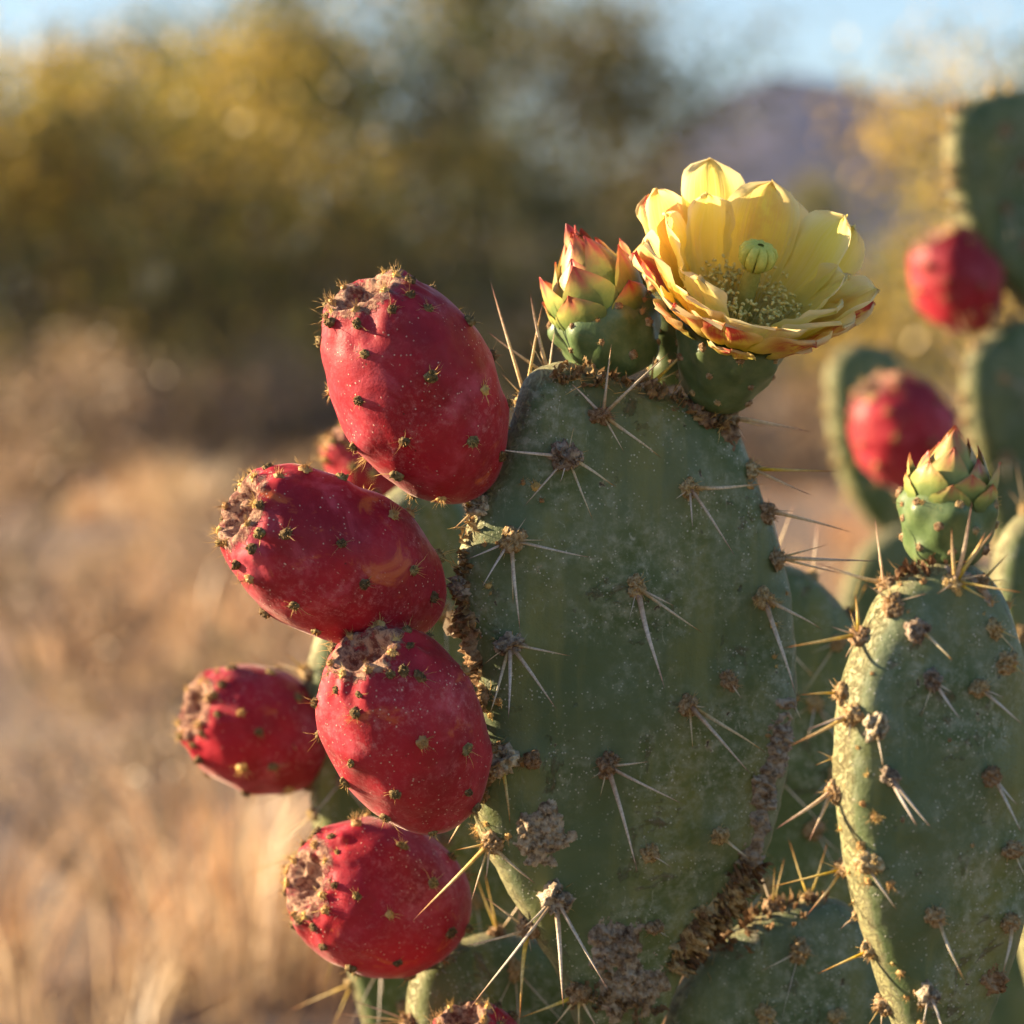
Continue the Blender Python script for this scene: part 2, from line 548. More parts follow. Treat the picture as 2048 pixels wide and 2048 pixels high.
# ------------------------------------------------------------------ spines and areoles (shared meshes)
def spine_template(name, bend, mat, kink=0.0):
    rs, ns = 6, 9
    verts, al, faces = [], [], []
    for k in range(ns):
        t = k / (ns - 1)
        r = (1 - t) ** 0.72 * (1.0 if t > 0.02 else 1.25)
        bx = bend * (t * t) + kink * math.sin(t * 5)
        for j in range(rs):
            a = 2 * math.pi * j / rs
            if k == ns - 1:
                r = 0.04
            verts.append((bx + r * math.cos(a), 0.72 * r * math.sin(a), t))
            al.append(t)
    for k in range(ns - 1):
        for j in range(rs):
            faces.append((k * rs + j, k * rs + (j + 1) % rs, (k + 1) * rs + (j + 1) % rs, (k + 1) * rs + j))
    me = mesh_data(name, verts, faces, mat)
    fattr(me, 'along', al)
    return me
SP_I = [spine_template('spine', b, SPINE, k) for b, k in ((0, .2), (1.6, 0), (2.8, .3), (-1.2, .3))]
SP_G = [spine_template('spine', b, SPINE_GOLD, k) for b, k in ((0, .2), (1.6, 0), (3.0, .3), (-1.2, .3))]

def bristle(verts, faces, fm, base, d, L, r, mi):
    d = d.normalized()
    s = d.orthogonal().normalized()
    t = d.cross(s)
    i = len(verts)
    side = (s * random.uniform(-1, 1) + t * random.uniform(-1, 1)) * 0.13 * L
    mid = base + d * L * 0.55 + side
    tip = base + d * L + side * 0.4
    for q, rr in ((base, r), (mid, r * 0.75)):
        for k in range(3):
            a = k * 2.0944
            verts.append(q + (s * math.cos(a) + t * math.sin(a)) * rr)
    verts.append(tip)
    for k in range(3):
        faces.append((i + k, i + (k + 1) % 3, i + 3 + (k + 1) % 3, i + 3 + k)); fm.append(mi)
        faces.append((i + 3 + k, i + 3 + (k + 1) % 3, i + 6)); fm.append(mi)

def cushion(verts, faces, fm, rad, hgt, seed, mi, center=Vector((0, 0, 0)), rough=0.45, nu=14, nv=8, sx=1.0):
    i = len(verts)
    for k in range(nv + 1):
        ph = math.pi * 0.62 * k / nv
        for j in range(nu):
            a = 2 * math.pi * j / nu
            dv = Vector((math.sin(ph) * math.cos(a) * sx, math.sin(ph) * math.sin(a), math.cos(ph)))
            f = 1 + rough * noise.noise(dv * 2.3 + Vector((seed * 3.1, seed, 0))) + rough * 0.6 * noise.noise(dv * 6 + Vector((seed, 0, seed * 2)))
            verts.append(center + Vector((dv.x * rad * f, dv.y * rad * f, dv.z * hgt * f)))
    for k in range(nv):
        for j in range(nu):
            faces.append((i + k * nu + j, i + k * nu + (j + 1) % nu, i + (k + 1) * nu + (j + 1) % nu, i + (k + 1) * nu + j)); fm.append(mi)

def areole_template(kind, seed):
    """unit: millimetres in metres; z points out of the skin"""
    random.seed(seed * 91 + 5)
    v, f, fm = [], [], []
    if kind == 'pad':
        cushion(v, f, fm, 0.0036, 0.0040, seed, 0, rough=0.5, nu=20, nv=12)
        for q in range(3):
            a = random.uniform(0, 6.28)
            cushion(v, f, fm, random.uniform(.0014, .0023), random.uniform(.0016, .0028), seed + q * 7.7, 0, Vector((math.cos(a) * .0028, math.sin(a) * .0028, .0004)), 0.6)
        for q in range(26):
            a = random.uniform(0, 6.28); e = random.uniform(0.1, 1.25)
            dr = Vector((math.cos(a) * math.sin(e), math.sin(a) * math.sin(e), math.cos(e)))
            bristle(v, f, fm, Vector((dr.x * .0032, dr.y * .0032, dr.z * .003)), dr + Vector((random.uniform(-.5, .5), random.uniform(-.5, .5), 0)), random.uniform(.0018, .0048), random.uniform(.00008, .00016), 1)
        mats = [WOOL, GLOCHID]
    elif kind == 'dry':
        cushion(v, f, fm, 0.0040, 0.0038, seed, 0, rough=0.7, nu=22, nv=12, sx=0.85)
        for q in range(5):
            a = random.uniform(0, 6.28)
            cushion(v, f, fm, random.uniform(.0012, .0022), random.uniform(.0018, .0032), seed + q * 5.7, 0, Vector((math.cos(a) * .003, math.sin(a) * .003, .0006)), 0.8)
        for q in range(8):
            a = random.uniform(0, 6.28); e = random.uniform(0.5, 1.4)
            dr = Vector((math.cos(a) * math.sin(e), math.sin(a) * math.sin(e), math.cos(e)))
            bristle(v, f, fm, dr * .0035, dr, random.uniform(.0015, .0036), .00012, 1)
        mats = [CORK, GLOCHID]
    elif kind == 'small':
        cushion(v, f, fm, 0.0022, 0.0019, seed, 0, rough=0.4)
        for q in range(7):
            a = random.uniform(0, 6.28); e = random.uniform(0.2, 1.3)
            dr = Vector((math.cos(a) * math.sin(e), math.sin(a) * math.sin(e), math.cos(e)))
            bristle(v, f, fm, dr * .0018, dr, random.uniform(.001, .003), .00008, 1)
        mats = [WOOL, GLOCHID]
    elif kind == 'fruit':
        # a woolly button with a sunken centre and a spray of fine bristles
        cushion(v, f, fm, 0.00155, 0.0015, seed, 0, rough=0.3)
        for j in range(6):
            a = random.uniform(0, 6.28); q = random.uniform(.0007, .0013)
            cushion(v, f, fm, random.uniform(.0004, .0008), random.uniform(.0005, .0011), seed + j, 0, Vector((math.cos(a) * q, math.sin(a) * q, .0005)), 0.7, 7, 5)
        nb = (4, 8, 12, 17, 6)[seed % 5]
        for q in range(nb):
            a = random.uniform(0, 6.28); e = random.uniform(0.25, 1.35)
            dr = Vector((math.cos(a) * math.sin(e), math.sin(a) * math.sin(e), math.cos(e)))
            bristle(v, f, fm, dr * .0012, dr, random.uniform(.0016, .0066) * random.uniform(.45, 1), random.uniform(.00006, .000105), 1)
        mats = [WOOL_DARK, GLOCHID]
    elif kind == 'tuft':
        cushion(v, f, fm, 0.0016, 0.0014, seed, 0, rough=0.6)
        for q in range(22):
            a = random.uniform(0, 6.28); e = random.uniform(0.1, 1.2)
            dr = Vector((math.cos(a) * math.sin(e), math.sin(a) * math.sin(e), math.cos(e)))
            bristle(v, f, fm, dr * .0010, dr, random.uniform(.0016, .0058) * random.uniform(.6, 1), random.uniform(.00006, .00011), 1)
        mats = [GLOCHID, GLOCHID]
    return mesh_data('areole', v, f, mats, True, fm)
AR = {k: [areole_template(k, i + 1) for i in range(5)] for k in ('pad', 'dry', 'small', 'fruit', 'tuft')}

def add_areole(parent, loc, nrm, kind, sc=1.0, rng=random):
    z = nrm.normalized()
    M = frame(loc - z * 0.0004, z) @ Matrix.Rotation(rng.uniform(0, 6.28), 4, 'Z') @ Matrix.Diagonal((sc * rng.uniform(.75, 1.15), sc, sc * rng.uniform(.8, 1.2), 1))
    return obj('areole', rng.choice(AR[kind]), parent, M)

def add_spine(parent, base, tip, gold, rad, rng=random):
    d = tip - base
    L = d.length
    M = frame(base, d) @ Matrix.Rotation(rng.uniform(0, 6.28), 4, 'Z') @ Matrix.Diagonal((rad, rad, L, 1))
    return obj('spine', rng.choice(SP_G if gold else SP_I), parent, M)

def cluster(pd, px, py, tips, sc=1.0, kind='pad', gold=False, lift=None, rng=random):
    loc, nr = surf(pd, px, py)
    add_areole(pd.o, loc, nr, kind, sc, rng)
    d0 = depth(loc)
    for tpl in tips:
        tx, ty = tpl[0], tpl[1]
        bx, by = (tpl[2], tpl[3]) if len(tpl) > 3 else (px, py)
        b = loc + nr * 0.0012 if len(tpl) <= 3 else surf(pd, bx, by)[0]
        L = math.hypot(tx - bx, ty - by) * K * d0
        lf = (rng.uniform(0.12, 0.42) if lift is None else rng.uniform(*lift)) * L
        tip = P(tx, ty, depth(b) - lf)
        rad = min(0.00100, 0.00038 + L * 0.0180) * rng.uniform(0.85, 1.12)
        if L < 0.012:
            rad *= 0.62
        b = b + (tip - b).normalized() * 0.001
        add_spine(pd.o, b, tip, gold, rad, rng)

def random_clusters(pd, n, seed, sc=1.0, spines=(2, 4), front=True):
    """areoles in a loose diamond grid over the face and round the rim, for pads out of focus"""
    rng = random.Random(seed)
    rmax = float(pd.rad.max())
    step = 0.027
    cand = []
    for i in range(-8, 9):
        for j in range(-8, 9):
            x = (i + 0.5 * (j % 2)) * step + rng.uniform(-.003, .003)
            y = j * step * 0.85 + rng.uniform(-.003, .003)
            a = math.atan2(y, x)
            if math.hypot(x, y) < 0.88 * np.interp(a, pd.ang, pd.rad):
                cand.append((x, y))
    rng.shuffle(cand)
    for x, y in cand[:n]:
        h = pd.bvh.ray_cast(pd.M @ Vector((x, y, 0.08)), -pd.n)
        if h[0] is None:
            continue
        add_areole(pd.o, h[0], h[1], 'pad', sc * rng.uniform(.7, 1.05), rng)
        for k in range(rng.randint(*spines)):
            dr = pd.n * rng.uniform(.25, .6) - pd.v * rng.uniform(0.2, 1.0) + pd.u * rng.uniform(-.9, .9)
            add_spine(pd.o, h[0], h[0] + dr.normalized() * rng.uniform(.012, .032), False, rng.uniform(.0003, .00055), rng)

def rim_clusters(pd, a0, a1, n, seed, sc=0.9, gold=True, L=(.01, .03), nsp=(2, 4)):
    """areoles along the rim between two angles (degrees, 0 = pad's right, 90 = top)"""
    rng = random.Random(seed)
    for k in range(n):
        a = R(a0 + (a1 - a0) * (k + rng.uniform(.2, .8)) / n)
        out = pd.u * math.cos(a) + pd.v * math.sin(a)
        r = float(np.interp(math.atan2(math.sin(a), math.cos(a)), pd.ang, pd.rad))
        q = pd.bvh.find_nearest(pd.M.translation + out * (r + 0.01))
        if q[0] is None:
            continue
        add_areole(pd.o, q[0], out, 'pad', sc * rng.uniform(.6, 1), rng)
        for j in range(rng.randint(*nsp)):
            dr = out + pd.n * rng.uniform(-.5, .7) + Vector((rng.uniform(-.6, .6), rng.uniform(-.4, .4), rng.uniform(-.5, .5)))
            add_spine(pd.o, q[0], q[0] + dr.normalized() * rng.uniform(*L), gold, rng.uniform(.0003, .0006), rng)

def rim_tufts(pd, a0, a1, n, seed):
    """small golden bristle tufts scattered along the rim"""
    rng = random.Random(seed)
    for k in range(n):
        a = R(rng.uniform(a0, a1))
        out = pd.u * math.cos(a) + pd.v * math.sin(a) + pd.n * rng.uniform(-.1, .9)
        r = float(np.interp(math.atan2(math.sin(a), math.cos(a)), pd.ang, pd.rad))
        q = pd.bvh.find_nearest(pd.M.translation + out.normalized() * (r + 0.012))
        if q[0] is not None:
            add_areole(pd.o, q[0], out, 'tuft', rng.uniform(.35, .9), rng)

# corky patch that follows the pad's skin
def scab(pd, line, width, height, mat, seed, n=None, name='scab', ragged=0.5):
    pts = spline(line, 12) if len(line) > 2 else np.linspace(line[0], line[-1], 26)
    ln = np.concatenate([[0], np.cumsum(np.hypot(*np.diff(pts, axis=0).T))])
    nl = max(26, int(ln[-1] / 3.2))
    nw = max(20, int(width / 2.6))
    verts, faces, ok = [], [], []
    for i in range(nl):
        s = i / (nl - 1)
        q = np.array([np.interp(s * ln[-1], ln, pts[:, k]) for k in (0, 1)])
        q2 = np.array([np.interp(min(s + .02, 1) * ln[-1], ln, pts[:, k]) for k in (0, 1)])
        q1 = np.array([np.interp(max(s - .02, 0) * ln[-1], ln, pts[:, k]) for k in (0, 1)])
        tg = q2 - q1
        tg = tg / (np.hypot(*tg) + 1e-9)
        nn = np.array([-tg[1], tg[0]])
        for j in range(nw):
            t = 2 * j / (nw - 1) - 1
            px, py = (float(c) for c in q + nn * t * width / 2)
            loc, nr = surf(pd, px, py)
            pv = Vector((px, py, seed * 13.0))
            if len(line) == 2:
                edge = 1.0 - math.hypot(t, 2 * s - 1)
            else:
                edge = 1 - max(abs(t) / (0.75 + 0.5 * noise.noise(Vector((s * 6, seed, 0)))), abs(2 * s - 1) ** 3)
            edge += ragged * 1.1 * noise.noise(pv * 0.026) + ragged * 0.6 * noise.noise(pv * 0.07) + ragged * 0.4 * noise.noise(pv * 0.2) - 0.12 * ragged
            rough = 0.5 + 0.8 * noise.noise(pv * 0.10) + 0.7 * noise.noise(pv * 0.22) + 0.35 * abs(noise.noise(pv * 0.5))
            h = height * max(-0.6, min(1.0, edge * 2.2 - 0.3)) * (0.15 + 0.85 * max(0, rough))
            if edge < 0.05:
                h = -0.0012
            verts.append(loc + nr * h)
    for i in range(nl - 1):
        for j in range(nw - 1):
            faces.append((i * nw + j, i * nw + j + 1, (i + 1) * nw + j + 1, (i + 1) * nw + j))
    Mi = pd.M.inverted()
    me = mesh_data(name, [Mi @ v for v in verts], faces, mat)
    return obj(name, me, pd.o, pd.M.copy())

def debris(pd, line, width, count, seed, size=(.0015, .0045), up=0.002, name='dry_debris', mat=None, fibres=0.5):
    """crumpled dry flakes and fibres caught along a line on the pad"""
    rng = random.Random(seed)
    random.seed(seed)
    pts = spline(line, 10) if len(line) > 2 else np.linspace(line[0], line[-1], 20)
    v, f, fm = [], [], []
    for c in range(count):
        p = pts[rng.randrange(len(pts))]
        loc, nr = surf(pd, p[0] + rng.gauss(0, width / 2), p[1] + rng.gauss(0, width / 2))
        d = Vector((rng.gauss(0, 1), rng.gauss(0, 1), rng.gauss(0, 1))).normalized() + nr * 0.8
        if rng.random() < fibres:
            bristle(v, f, fm, loc, d, rng.uniform(.003, .009), rng.uniform(.0001, .0002), 1)
            continue
        S = rng.uniform(*size)
        a = d.orthogonal().normalized()
        a = Matrix.Rotation(rng.uniform(0, 6.28), 3, d) @ a
        b = d.normalized().cross(a)
        i0 = len(v)
        g = 4
        for i in range(g):
            for j in range(g):
                x, y = (i / (g - 1) - .5) * S, (j / (g - 1) - .5) * S * 0.7
                x *= 1 - 0.5 * abs(j / (g - 1) - .5)
                z = S * 0.45 * noise.noise(Vector((i * .7, j * .7, c * 3.3))) + S * .25 * (i / (g - 1) - .5) ** 2
                v.append(loc + nr * rng.uniform(0, up) + a * x + b * y + d.normalized() * z)
        for i in range(g - 1):
            for j in range(g - 1):
                f.append((i0 + i * g + j, i0 + i * g + j + 1, i0 + (i + 1) * g + j + 1, i0 + (i + 1) * g + j)); fm.append(0)
    Mi = pd.M.inverted()
    me = mesh_data(name, [Mi @ q for q in v], f, [mat or DEBRIS, GLOCHID], False, fm)
    return tag(obj(name, me, pd.o, pd.M.copy()), kind='stuff')

# ------------------------------------------------------------------ fruit
PROF = [(0.0, 0.0), (0.012, 0.20), (0.05, 0.40), (0.13, 0.62), (0.26, 0.84), (0.42, 0.975), (0.56, 1.0), (0.70, 0.955), (0.82, 0.84), (0.91, 0.69), (0.965, 0.55), (0.992, 0.45), (1.0, 0.39), (0.975, 0.33), (0.925, 0.25), (0.89, 0.15), (0.88, 0.0)]
def fruit(root, base, tip, db, dt, width, seed, label=None, rows=5, detail=1.0, prof=PROF, hair=1.0):
    rng = random.Random(seed * 17 + 3)
    b, t = P(base[0], base[1], db), P(tip[0], tip[1], dt)
    ax = t - b
    L = ax.length
    Rr = width * K * (db + dt) / 4
    M = frame(b, ax) @ Matrix.Rotation(rng.uniform(0, 6.28), 4, 'Z')
    pr = spline(prof, 7)
    arc = np.concatenate([[0], np.cumsum(np.hypot(np.diff(pr[:, 0]) * L, np.diff(pr[:, 1]) * Rr))])
    nr = int(96 * detail); na = int(150 * detail)
    ss = np.linspace(0, 1, nr) * arc[-1]
    zz = np.interp(ss, arc, pr[:, 0]); rr = np.clip(np.interp(ss, arc, pr[:, 1]), 0, None)
    top = int(np.argmax(zz))
    # areoles: staggered rows, plus a crowded ring on the rim of the scar
    spots = []
    for k in range(rows):
        s = 0.14 + 0.72 * k / (rows - 1)
        c = 6 if 0 < k < rows - 1 else 5
        for j in range(c):
            a = 2 * math.pi * (j + 0.5 * (k % 2)) / c + rng.uniform(-.2, .2)
            spots.append((s + rng.uniform(-.03, .03), a, 1.0))
    for j in range(11):
        spots.append((0.955 + rng.uniform(-.025, .03), 2 * math.pi * j / 11 + rng.uniform(-.2, .2), 0.85))
    for j in range(7):
        spots.append((0.995, 2 * math.pi * j / 7 + rng.uniform(-.3, .3), 0.75))
    up_z, up_r = zz[:top + 1], rr[:top + 1]
    sp3 = [Vector((np.interp(s, up_z, up_r) * Rr * math.cos(a), np.interp(s, up_z, up_r) * Rr * math.sin(a), s * L)) for s, a, _ in spots]
    verts, cra = [], []
    sv = Vector((seed * 5.3, seed * 1.9, seed * 2.7))
    spa = np.array([tuple(q) for q in sp3])
    for k in range(nr):
        inner = k > top
        for j in range(na):
            a = 2 * math.pi * j / na
            p = Vector((rr[k] * Rr * math.cos(a), rr[k] * Rr * math.sin(a), zz[k] * L))
            # displace radially / along the axis
            out = Vector((math.cos(a), math.sin(a), 0.6 if zz[k] > .85 else 0.0)).normalized()
            w = 0.0016 * noise.noise(p * 45 + sv) + 0.0006 * noise.noise(p * 110 + sv)
            nearrim = sm(0.80, 0.98, zz[k])
            w += nearrim * 0.0021 * noise.noise(Vector((math.cos(a) * 3.2, math.sin(a) * 3.2, zz[k] * 3)) + sv)      # pleats below the scar
            w += nearrim * 0.0009 * noise.noise(p * 260 + sv)
            q = ((spa - np.array(p)) ** 2).sum(1).min()
            w += 0.0008 * math.exp(-q / (2 * 0.0032 ** 2))
            if inner:
                w = 0.0014 * noise.noise(Vector((math.cos(a) * 3.2, math.sin(a) * 3.2, 3)) + sv)
                p.z += 0.0022 * noise.noise(p * 190 + sv) + 0.0016 * noise.noise(p * 420 + sv)
            verts.append(p + out * w)
            cra.append(0.85 if inner else 0.78 * sm(0.94, 1.0, zz[k]))
    faces = []
    for k in range(nr - 1):
        for j in range(na):
            faces.append((k * na + j, k * na + (j + 1) % na, (k + 1) * na + (j + 1) % na, (k + 1) * na + j))
    me = mesh_data('fruit', verts, faces, FRUIT)
    fattr(me, 'crater', cra)
    o = obj('fruit', me, root, M)
    if label:
        o['label'] = label
    bv = BVHTree.FromPolygons([M @ Vector(q) for q in verts], faces)
    for (s, a, sc), q in zip(spots, sp3):
        outw = M.to_3x3() @ Vector((q.x, q.y, (s - 0.5) * L * 0.55)).normalized()
        h = bv.ray_cast(M @ q + outw * 0.02, -outw)
        if h[0] is None:
            continue
        nn = (h[1] + outw * 0.4).normalized()
        if sc < 0.8:
            nn = (nn + ax.normalized() * 0.8).normalized()
            add_areole(o, h[0], nn, 'tuft', rng.uniform(.7, 1.0) * hair, rng)
        else:
            add_areole(o, h[0] , nn, 'fruit' if rng.random() < .8 else 'tuft', sc * rng.uniform(1.0, 1.4) * hair, rng)
    return o

# ------------------------------------------------------------------ petals, flower, buds
PET = [(0, .30), (.15, .46), (.35, .70), (.55, .92), (.70, 1.0), (.82, .97), (.90, .84), (.945, .66), (.972, .40), (.985, .16), (1.0, .02)]
SCL = [(0, .70), (.2, .94), (.38, 1.0), (.55, .86), (.70, .60), (.84, .32), (.93, .13), (1.0, .02)]
def petal(parent, M, L, W, ph, r0, z0, curv, seed, mat, prof=PET, ruffle=1.0, red=0.0, green=0.0, ns=26, nt=17, name='petal', notch=1.0):
    """ph: list of (s, angle from the axis in degrees); the blade curls along its length and across it"""
    rng = random.Random(seed)
    ss = np.linspace(0, 1, ns)
    pf = np.array(prof)
    pp = np.array(ph, float)
    ph_s = np.radians(np.interp(ss, pp[:, 0], pp[:, 1]))
    for _ in range(4):
        ph_s[1:-1] = (ph_s[:-2] + 2 * ph_s[1:-1] + ph_s[2:]) / 4
    ds = L / (ns - 1)
    r = r0 + np.concatenate([[0], np.cumsum(np.sin(ph_s[:-1]) * ds)])
    z = z0 + np.concatenate([[0], np.cumsum(np.cos(ph_s[:-1]) * ds)])
    hw = np.interp(ss, pf[:, 0], pf[:, 1]) * W / 2
    verts, uv, faces = [], [], []
    sv = Vector((seed * 1.7, seed * 0.9, 0))
    lean = rng.uniform(-.10, .10)
    for i in range(ns):
        Rc = curv if not callable(curv) else curv(r[i], ss[i])
        nr = Vector((0, math.cos(ph_s[i]), -math.sin(ph_s[i])))       # away from the axis
        for j in range(nt):
            t = 2 * j / (nt - 1) - 1
            w = hw[i]
            if ss[i] > 0.6 and notch:
                w *= 1 + 0.07 * notch * noise.noise(Vector((t * 2.2 + seed, ss[i] * 7, 3)))
            a = t * w / Rc
            x = Rc * math.sin(a)
            off = -Rc * (1 - math.cos(a))
            off += ruffle * ss[i] * (0.0016 * noise.noise(Vector((t * 1.9, ss[i] * 2.6, 0)) + sv) + 0.0018 * abs(t) ** 2 * noise.noise(Vector((t * 3.2, ss[i] * 7, 5)) + sv))
            off += -0.0006 * math.exp(-(t / .12) ** 2) * ruffle
            q = Vector((x + lean * ss[i] ** 2 * L, r[i], z[i])) + nr * off
            if abs(t) < 1:
                q.z += 0.0010 * notch * noise.noise(Vector((t * 3 + seed, 1, 1))) * sm(.75, 1, ss[i])
            verts.append(q)
            uv.append((ss[i], t, seed % 10))
    for i in range(ns - 1):
        for j in range(nt - 1):
            faces.append((i * nt + j, i * nt + j + 1, (i + 1) * nt + j + 1, (i + 1) * nt + j))
    me = mesh_data(name, verts, faces, mat)
    at = me.attributes.new('petal_uv', 'FLOAT_VECTOR', 'POINT')
    at.data.foreach_set('vector', np.array(uv, np.float32).ravel())
    o = obj(name, me, parent, M)
    o.color = (red, green, 0, 1)
    return o

def lathe_bumpy(name, parent, M, prof, L, Rr, mat, seed, spots, na=72, nr=44, bump=0.0024, ribs=0.0, top_cap=True):
    pr = spline(prof, 8)
    ss = np.linspace(0, 1, nr)
    tt = np.linspace(0, 1, len(pr))
    zz = np.interp(ss, tt, pr[:, 0]) * L
    rr = np.interp(ss, tt, pr[:, 1]) * Rr
    verts, faces = [], []
    sv = Vector((seed * 2.3, seed, 1))
    for k in range(nr):
        for j in range(na):
            a = 2 * math.pi * j / na
            p = Vector((rr[k] * math.cos(a), rr[k] * math.sin(a), zz[k]))
            w = 0.0012 * noise.noise(p * 80 + sv)
            for (s, sa) in spots:
                da = (a - sa + math.pi) % (2 * math.pi) - math.pi
                dz = zz[k] - s * L
                # tubercle: a vertical swelling below each areole
                w += bump * math.exp(-(da * rr[k] / .0036) ** 2) * math.exp(-((dz + .0018) / .0048) ** 2)
            q = p + Vector((math.cos(a), math.sin(a), 0.15)) * w
            verts.append(q)
    for k in range(nr - 1):
        for j in range(na):
            faces.append((k * na + j, k * na + (j + 1) % na, (k + 1) * na + (j + 1) % na, (k + 1) * na + j))
    me = mesh_data(name, verts, faces, mat)
    o = obj(name, me, parent, M)
    bv = BVHTree.FromPolygons([M @ q for q in verts], faces)
    return o, bv, zz, rr

def base_spots(rows, per, rng, s0=.22, s1=.86):
    out = []
    for k in range(rows):
        for j in range(per):
            out.append((s0 + (s1 - s0) * k / max(1, rows - 1) + rng.uniform(-.03, .03), 2 * math.pi * (j + .5 * (k % 2)) / per + rng.uniform(-.12, .12)))
    return out

def ovary(parent, M, L, Rr, seed, prof, rows=3, per=7):
    rng = random.Random(seed)
    spots = base_spots(rows, per, rng)
    o, bv, zz, rr = lathe_bumpy('ovary', parent, M, prof, L, Rr, OVARY, seed, spots)
    m3 = M.to_3x3()
    for s, a in spots:
        outw = (m3 @ Vector((math.cos(a), math.sin(a), 0.1))).normalized()
        c = M @ Vector((0, 0, s * L))
        h = bv.ray_cast(c + outw * 0.06, -outw)
        if h[0] is None:
            continue
        add_areole(parent, h[0], (h[1] + outw).normalized(), 'small', rng.uniform(.5, .8), rng)
    return o

def flower(root, base, top, db, dt, tilt_pt, label):
    """base->top px: the green base; tilt_pt: direction of the flower's axis (world vector)"""
    rng = random.Random(12)
    b = P(*base, db)
    axis = tilt_pt.normalized()
    F = frame(b, axis, Vector((1, 0, 0)))
    fl = empty('flower', root, F)
    fl['label'] = label
    Lb = 0.0285
    prof = [(0, .0), (.0, .42), (.12, .60), (.35, .80), (.65, .97), (.88, 1.03), (1.0, 1.0), (1.0, .75), (.93, .45), (.90, 0)]
    ov = ovary(fl, F, Lb, 0.0165, 21, prof, 3, 8)
    z0 = Lb
    def ring(n, a0, L, W, ph, r0, dz, curv, red, green, seed, jit=.15, lj=.12, skip=(), fopen=0):
        for k in range(n):
            if k in skip:
                continue
            a = a0 + 2 * math.pi * k / n + rng.uniform(-jit, jit)
            l = L * (1 + rng.uniform(-lj, lj))
            fr = max(0.0, -math.cos(a))
            dphi = rng.uniform(-7, 7) + fopen * fr
            bk = max(0.0, math.cos(a))
            l *= 1 - .12 * fr + .22 * bk
            dphi -= 6 * bk
            ph2 = [(s, x + dphi * s) for s, x in ph]
            M = F @ Matrix.Rotation(-a, 4, 'Z')
            petal(fl, M, l, W * (1 + rng.uniform(-.1, .1)), ph2, r0, z0 + dz, curv * rng.uniform(.85, 1.3), seed + k, PETAL, red=max(0, red + rng.uniform(-.25, .25)), green=green, notch=2.0, ruffle=1.5)
    # azimuth 0 = away from the viewer (local +Y), increasing clockwise seen from above
    ring(6, .25, .021, .018, [(0, 70), (.4, 60), (1, 46)], .0125, -.0035, .015, 1.0, .9, 100, .15, .15)   # short sepals
    ring(9, .0, .038, .0275, [(0, 76), (.3, 60), (.65, 48), (1, 52)], .0095, -.001, .023, .75, .25, 200)
    ring(9, .38, .0425, .0275, [(0, 70), (.3, 50), (.7, 33), (1, 33)], .008, .0005, .023, .16, 0, 300, fopen=22)
    ring(8, .1, .040, .0255, [(0, 64), (.3, 42), (.7, 22), (1, 20)], .0065, .0015, .021, .05, 0, 400, fopen=34, skip=(4,))
    # stamens
    v, f, fm = [], [], []
    random.seed(77)
    for k in range(330):
        a = rng.uniform(0, 6.283)
        r = math.sqrt(rng.uniform(.10, 1)) * .0115
        p = Vector((math.cos(a) * r, math.sin(a) * r, z0 - .002 + r * .25))
        lean = rng.uniform(.15, .75)
        d = Vector((math.cos(a) * lean, math.sin(a) * lean, 1)).normalized()
        d = (d + Vector((rng.uniform(-.25, .25), rng.uniform(-.25, .25), 0))).normalized()
        Lf = rng.uniform(.012, .0195)
        i0 = len(v)
        bristle(v, f, fm, p, d, Lf, .00016, 0)
        e = v[-1]
        cushion_c = e
        # anther: a small bean
        dd = Vector((rng.uniform(-1, 1), rng.uniform(-1, 1), rng.uniform(-.6, 1))).normalized()
        s1 = dd.orthogonal().normalized(); s2 = dd.cross(s1)
        i0 = len(v)
        for q, rr in ((-.0008, .00025), (-.0004, .00052), (.0004, .00052), (.0008, .00025)):
            for m in range(5):
                an = m * 1.2566
                v.append(e + dd * q + (s1 * math.cos(an) + s2 * math.sin(an)) * rr)
        for q in range(3):
            for m in range(5):
                f.append((i0 + q * 5 + m, i0 + q * 5 + (m + 1) % 5, i0 + (q + 1) * 5 + (m + 1) % 5, i0 + (q + 1) * 5 + m)); fm.append(0)
        f.append(tuple(i0 + m for m in range(4, -1, -1))); fm.append(0)
        f.append(tuple(i0 + 15 + m for m in range(5))); fm.append(0)
    me = mesh_data('stamens', v, f, STAMEN, True)
    tag(obj('stamens', me, fl, F), kind='stuff')
    # style and lobed stigma
    v, f, fm = [], [], []
    hs = z0 + .0245
    for k in range(9):
        t = k / 8
        rr = .0022 + .0010 * math.sin(t * 2.6)
        for j in range(12):
            a = j * math.pi / 6
            v.append(Vector((math.cos(a) * rr, math.sin(a) * rr, z0 - .004 + t * (hs - z0 + .004))))
    for k in range(8):
        for j in range(12):
            f.append((k * 12 + j, k * 12 + (j + 1) % 12, (k + 1) * 12 + (j + 1) % 12, (k + 1) * 12 + j))
    obj('style', mesh_data('style', v, f, STIGMA), fl, F)
    v, f, fm = [], [], []
    nl = 9
    for k in range(nl):
        a = 2 * math.pi * k / nl
        # each lobe: a fat curved finger from below the knob over its shoulder to the middle
        path = [Vector((.0030, 0, -.0040)), Vector((.0050, 0, -.0018)), Vector((.0053, 0, .0012)), Vector((.0042, 0, .0036)), Vector((.0022, 0, .0047)), Vector((.0006, 0, .0048))]
        rad = [.0008, .0016, .0018, .0017, .0014, .0007]
        i0 = len(v)
        for q, rr in zip(path, rad):
            for m in range(8):
                an = m * math.pi / 4
                w = Vector((q.x + rr * math.cos(an) * .8, rr * math.sin(an), q.z + rr * math.cos(an) * .6))
                v.append(Matrix.Rotation(a, 3, 'Z') @ w + Vector((0, 0, hs + .003)))
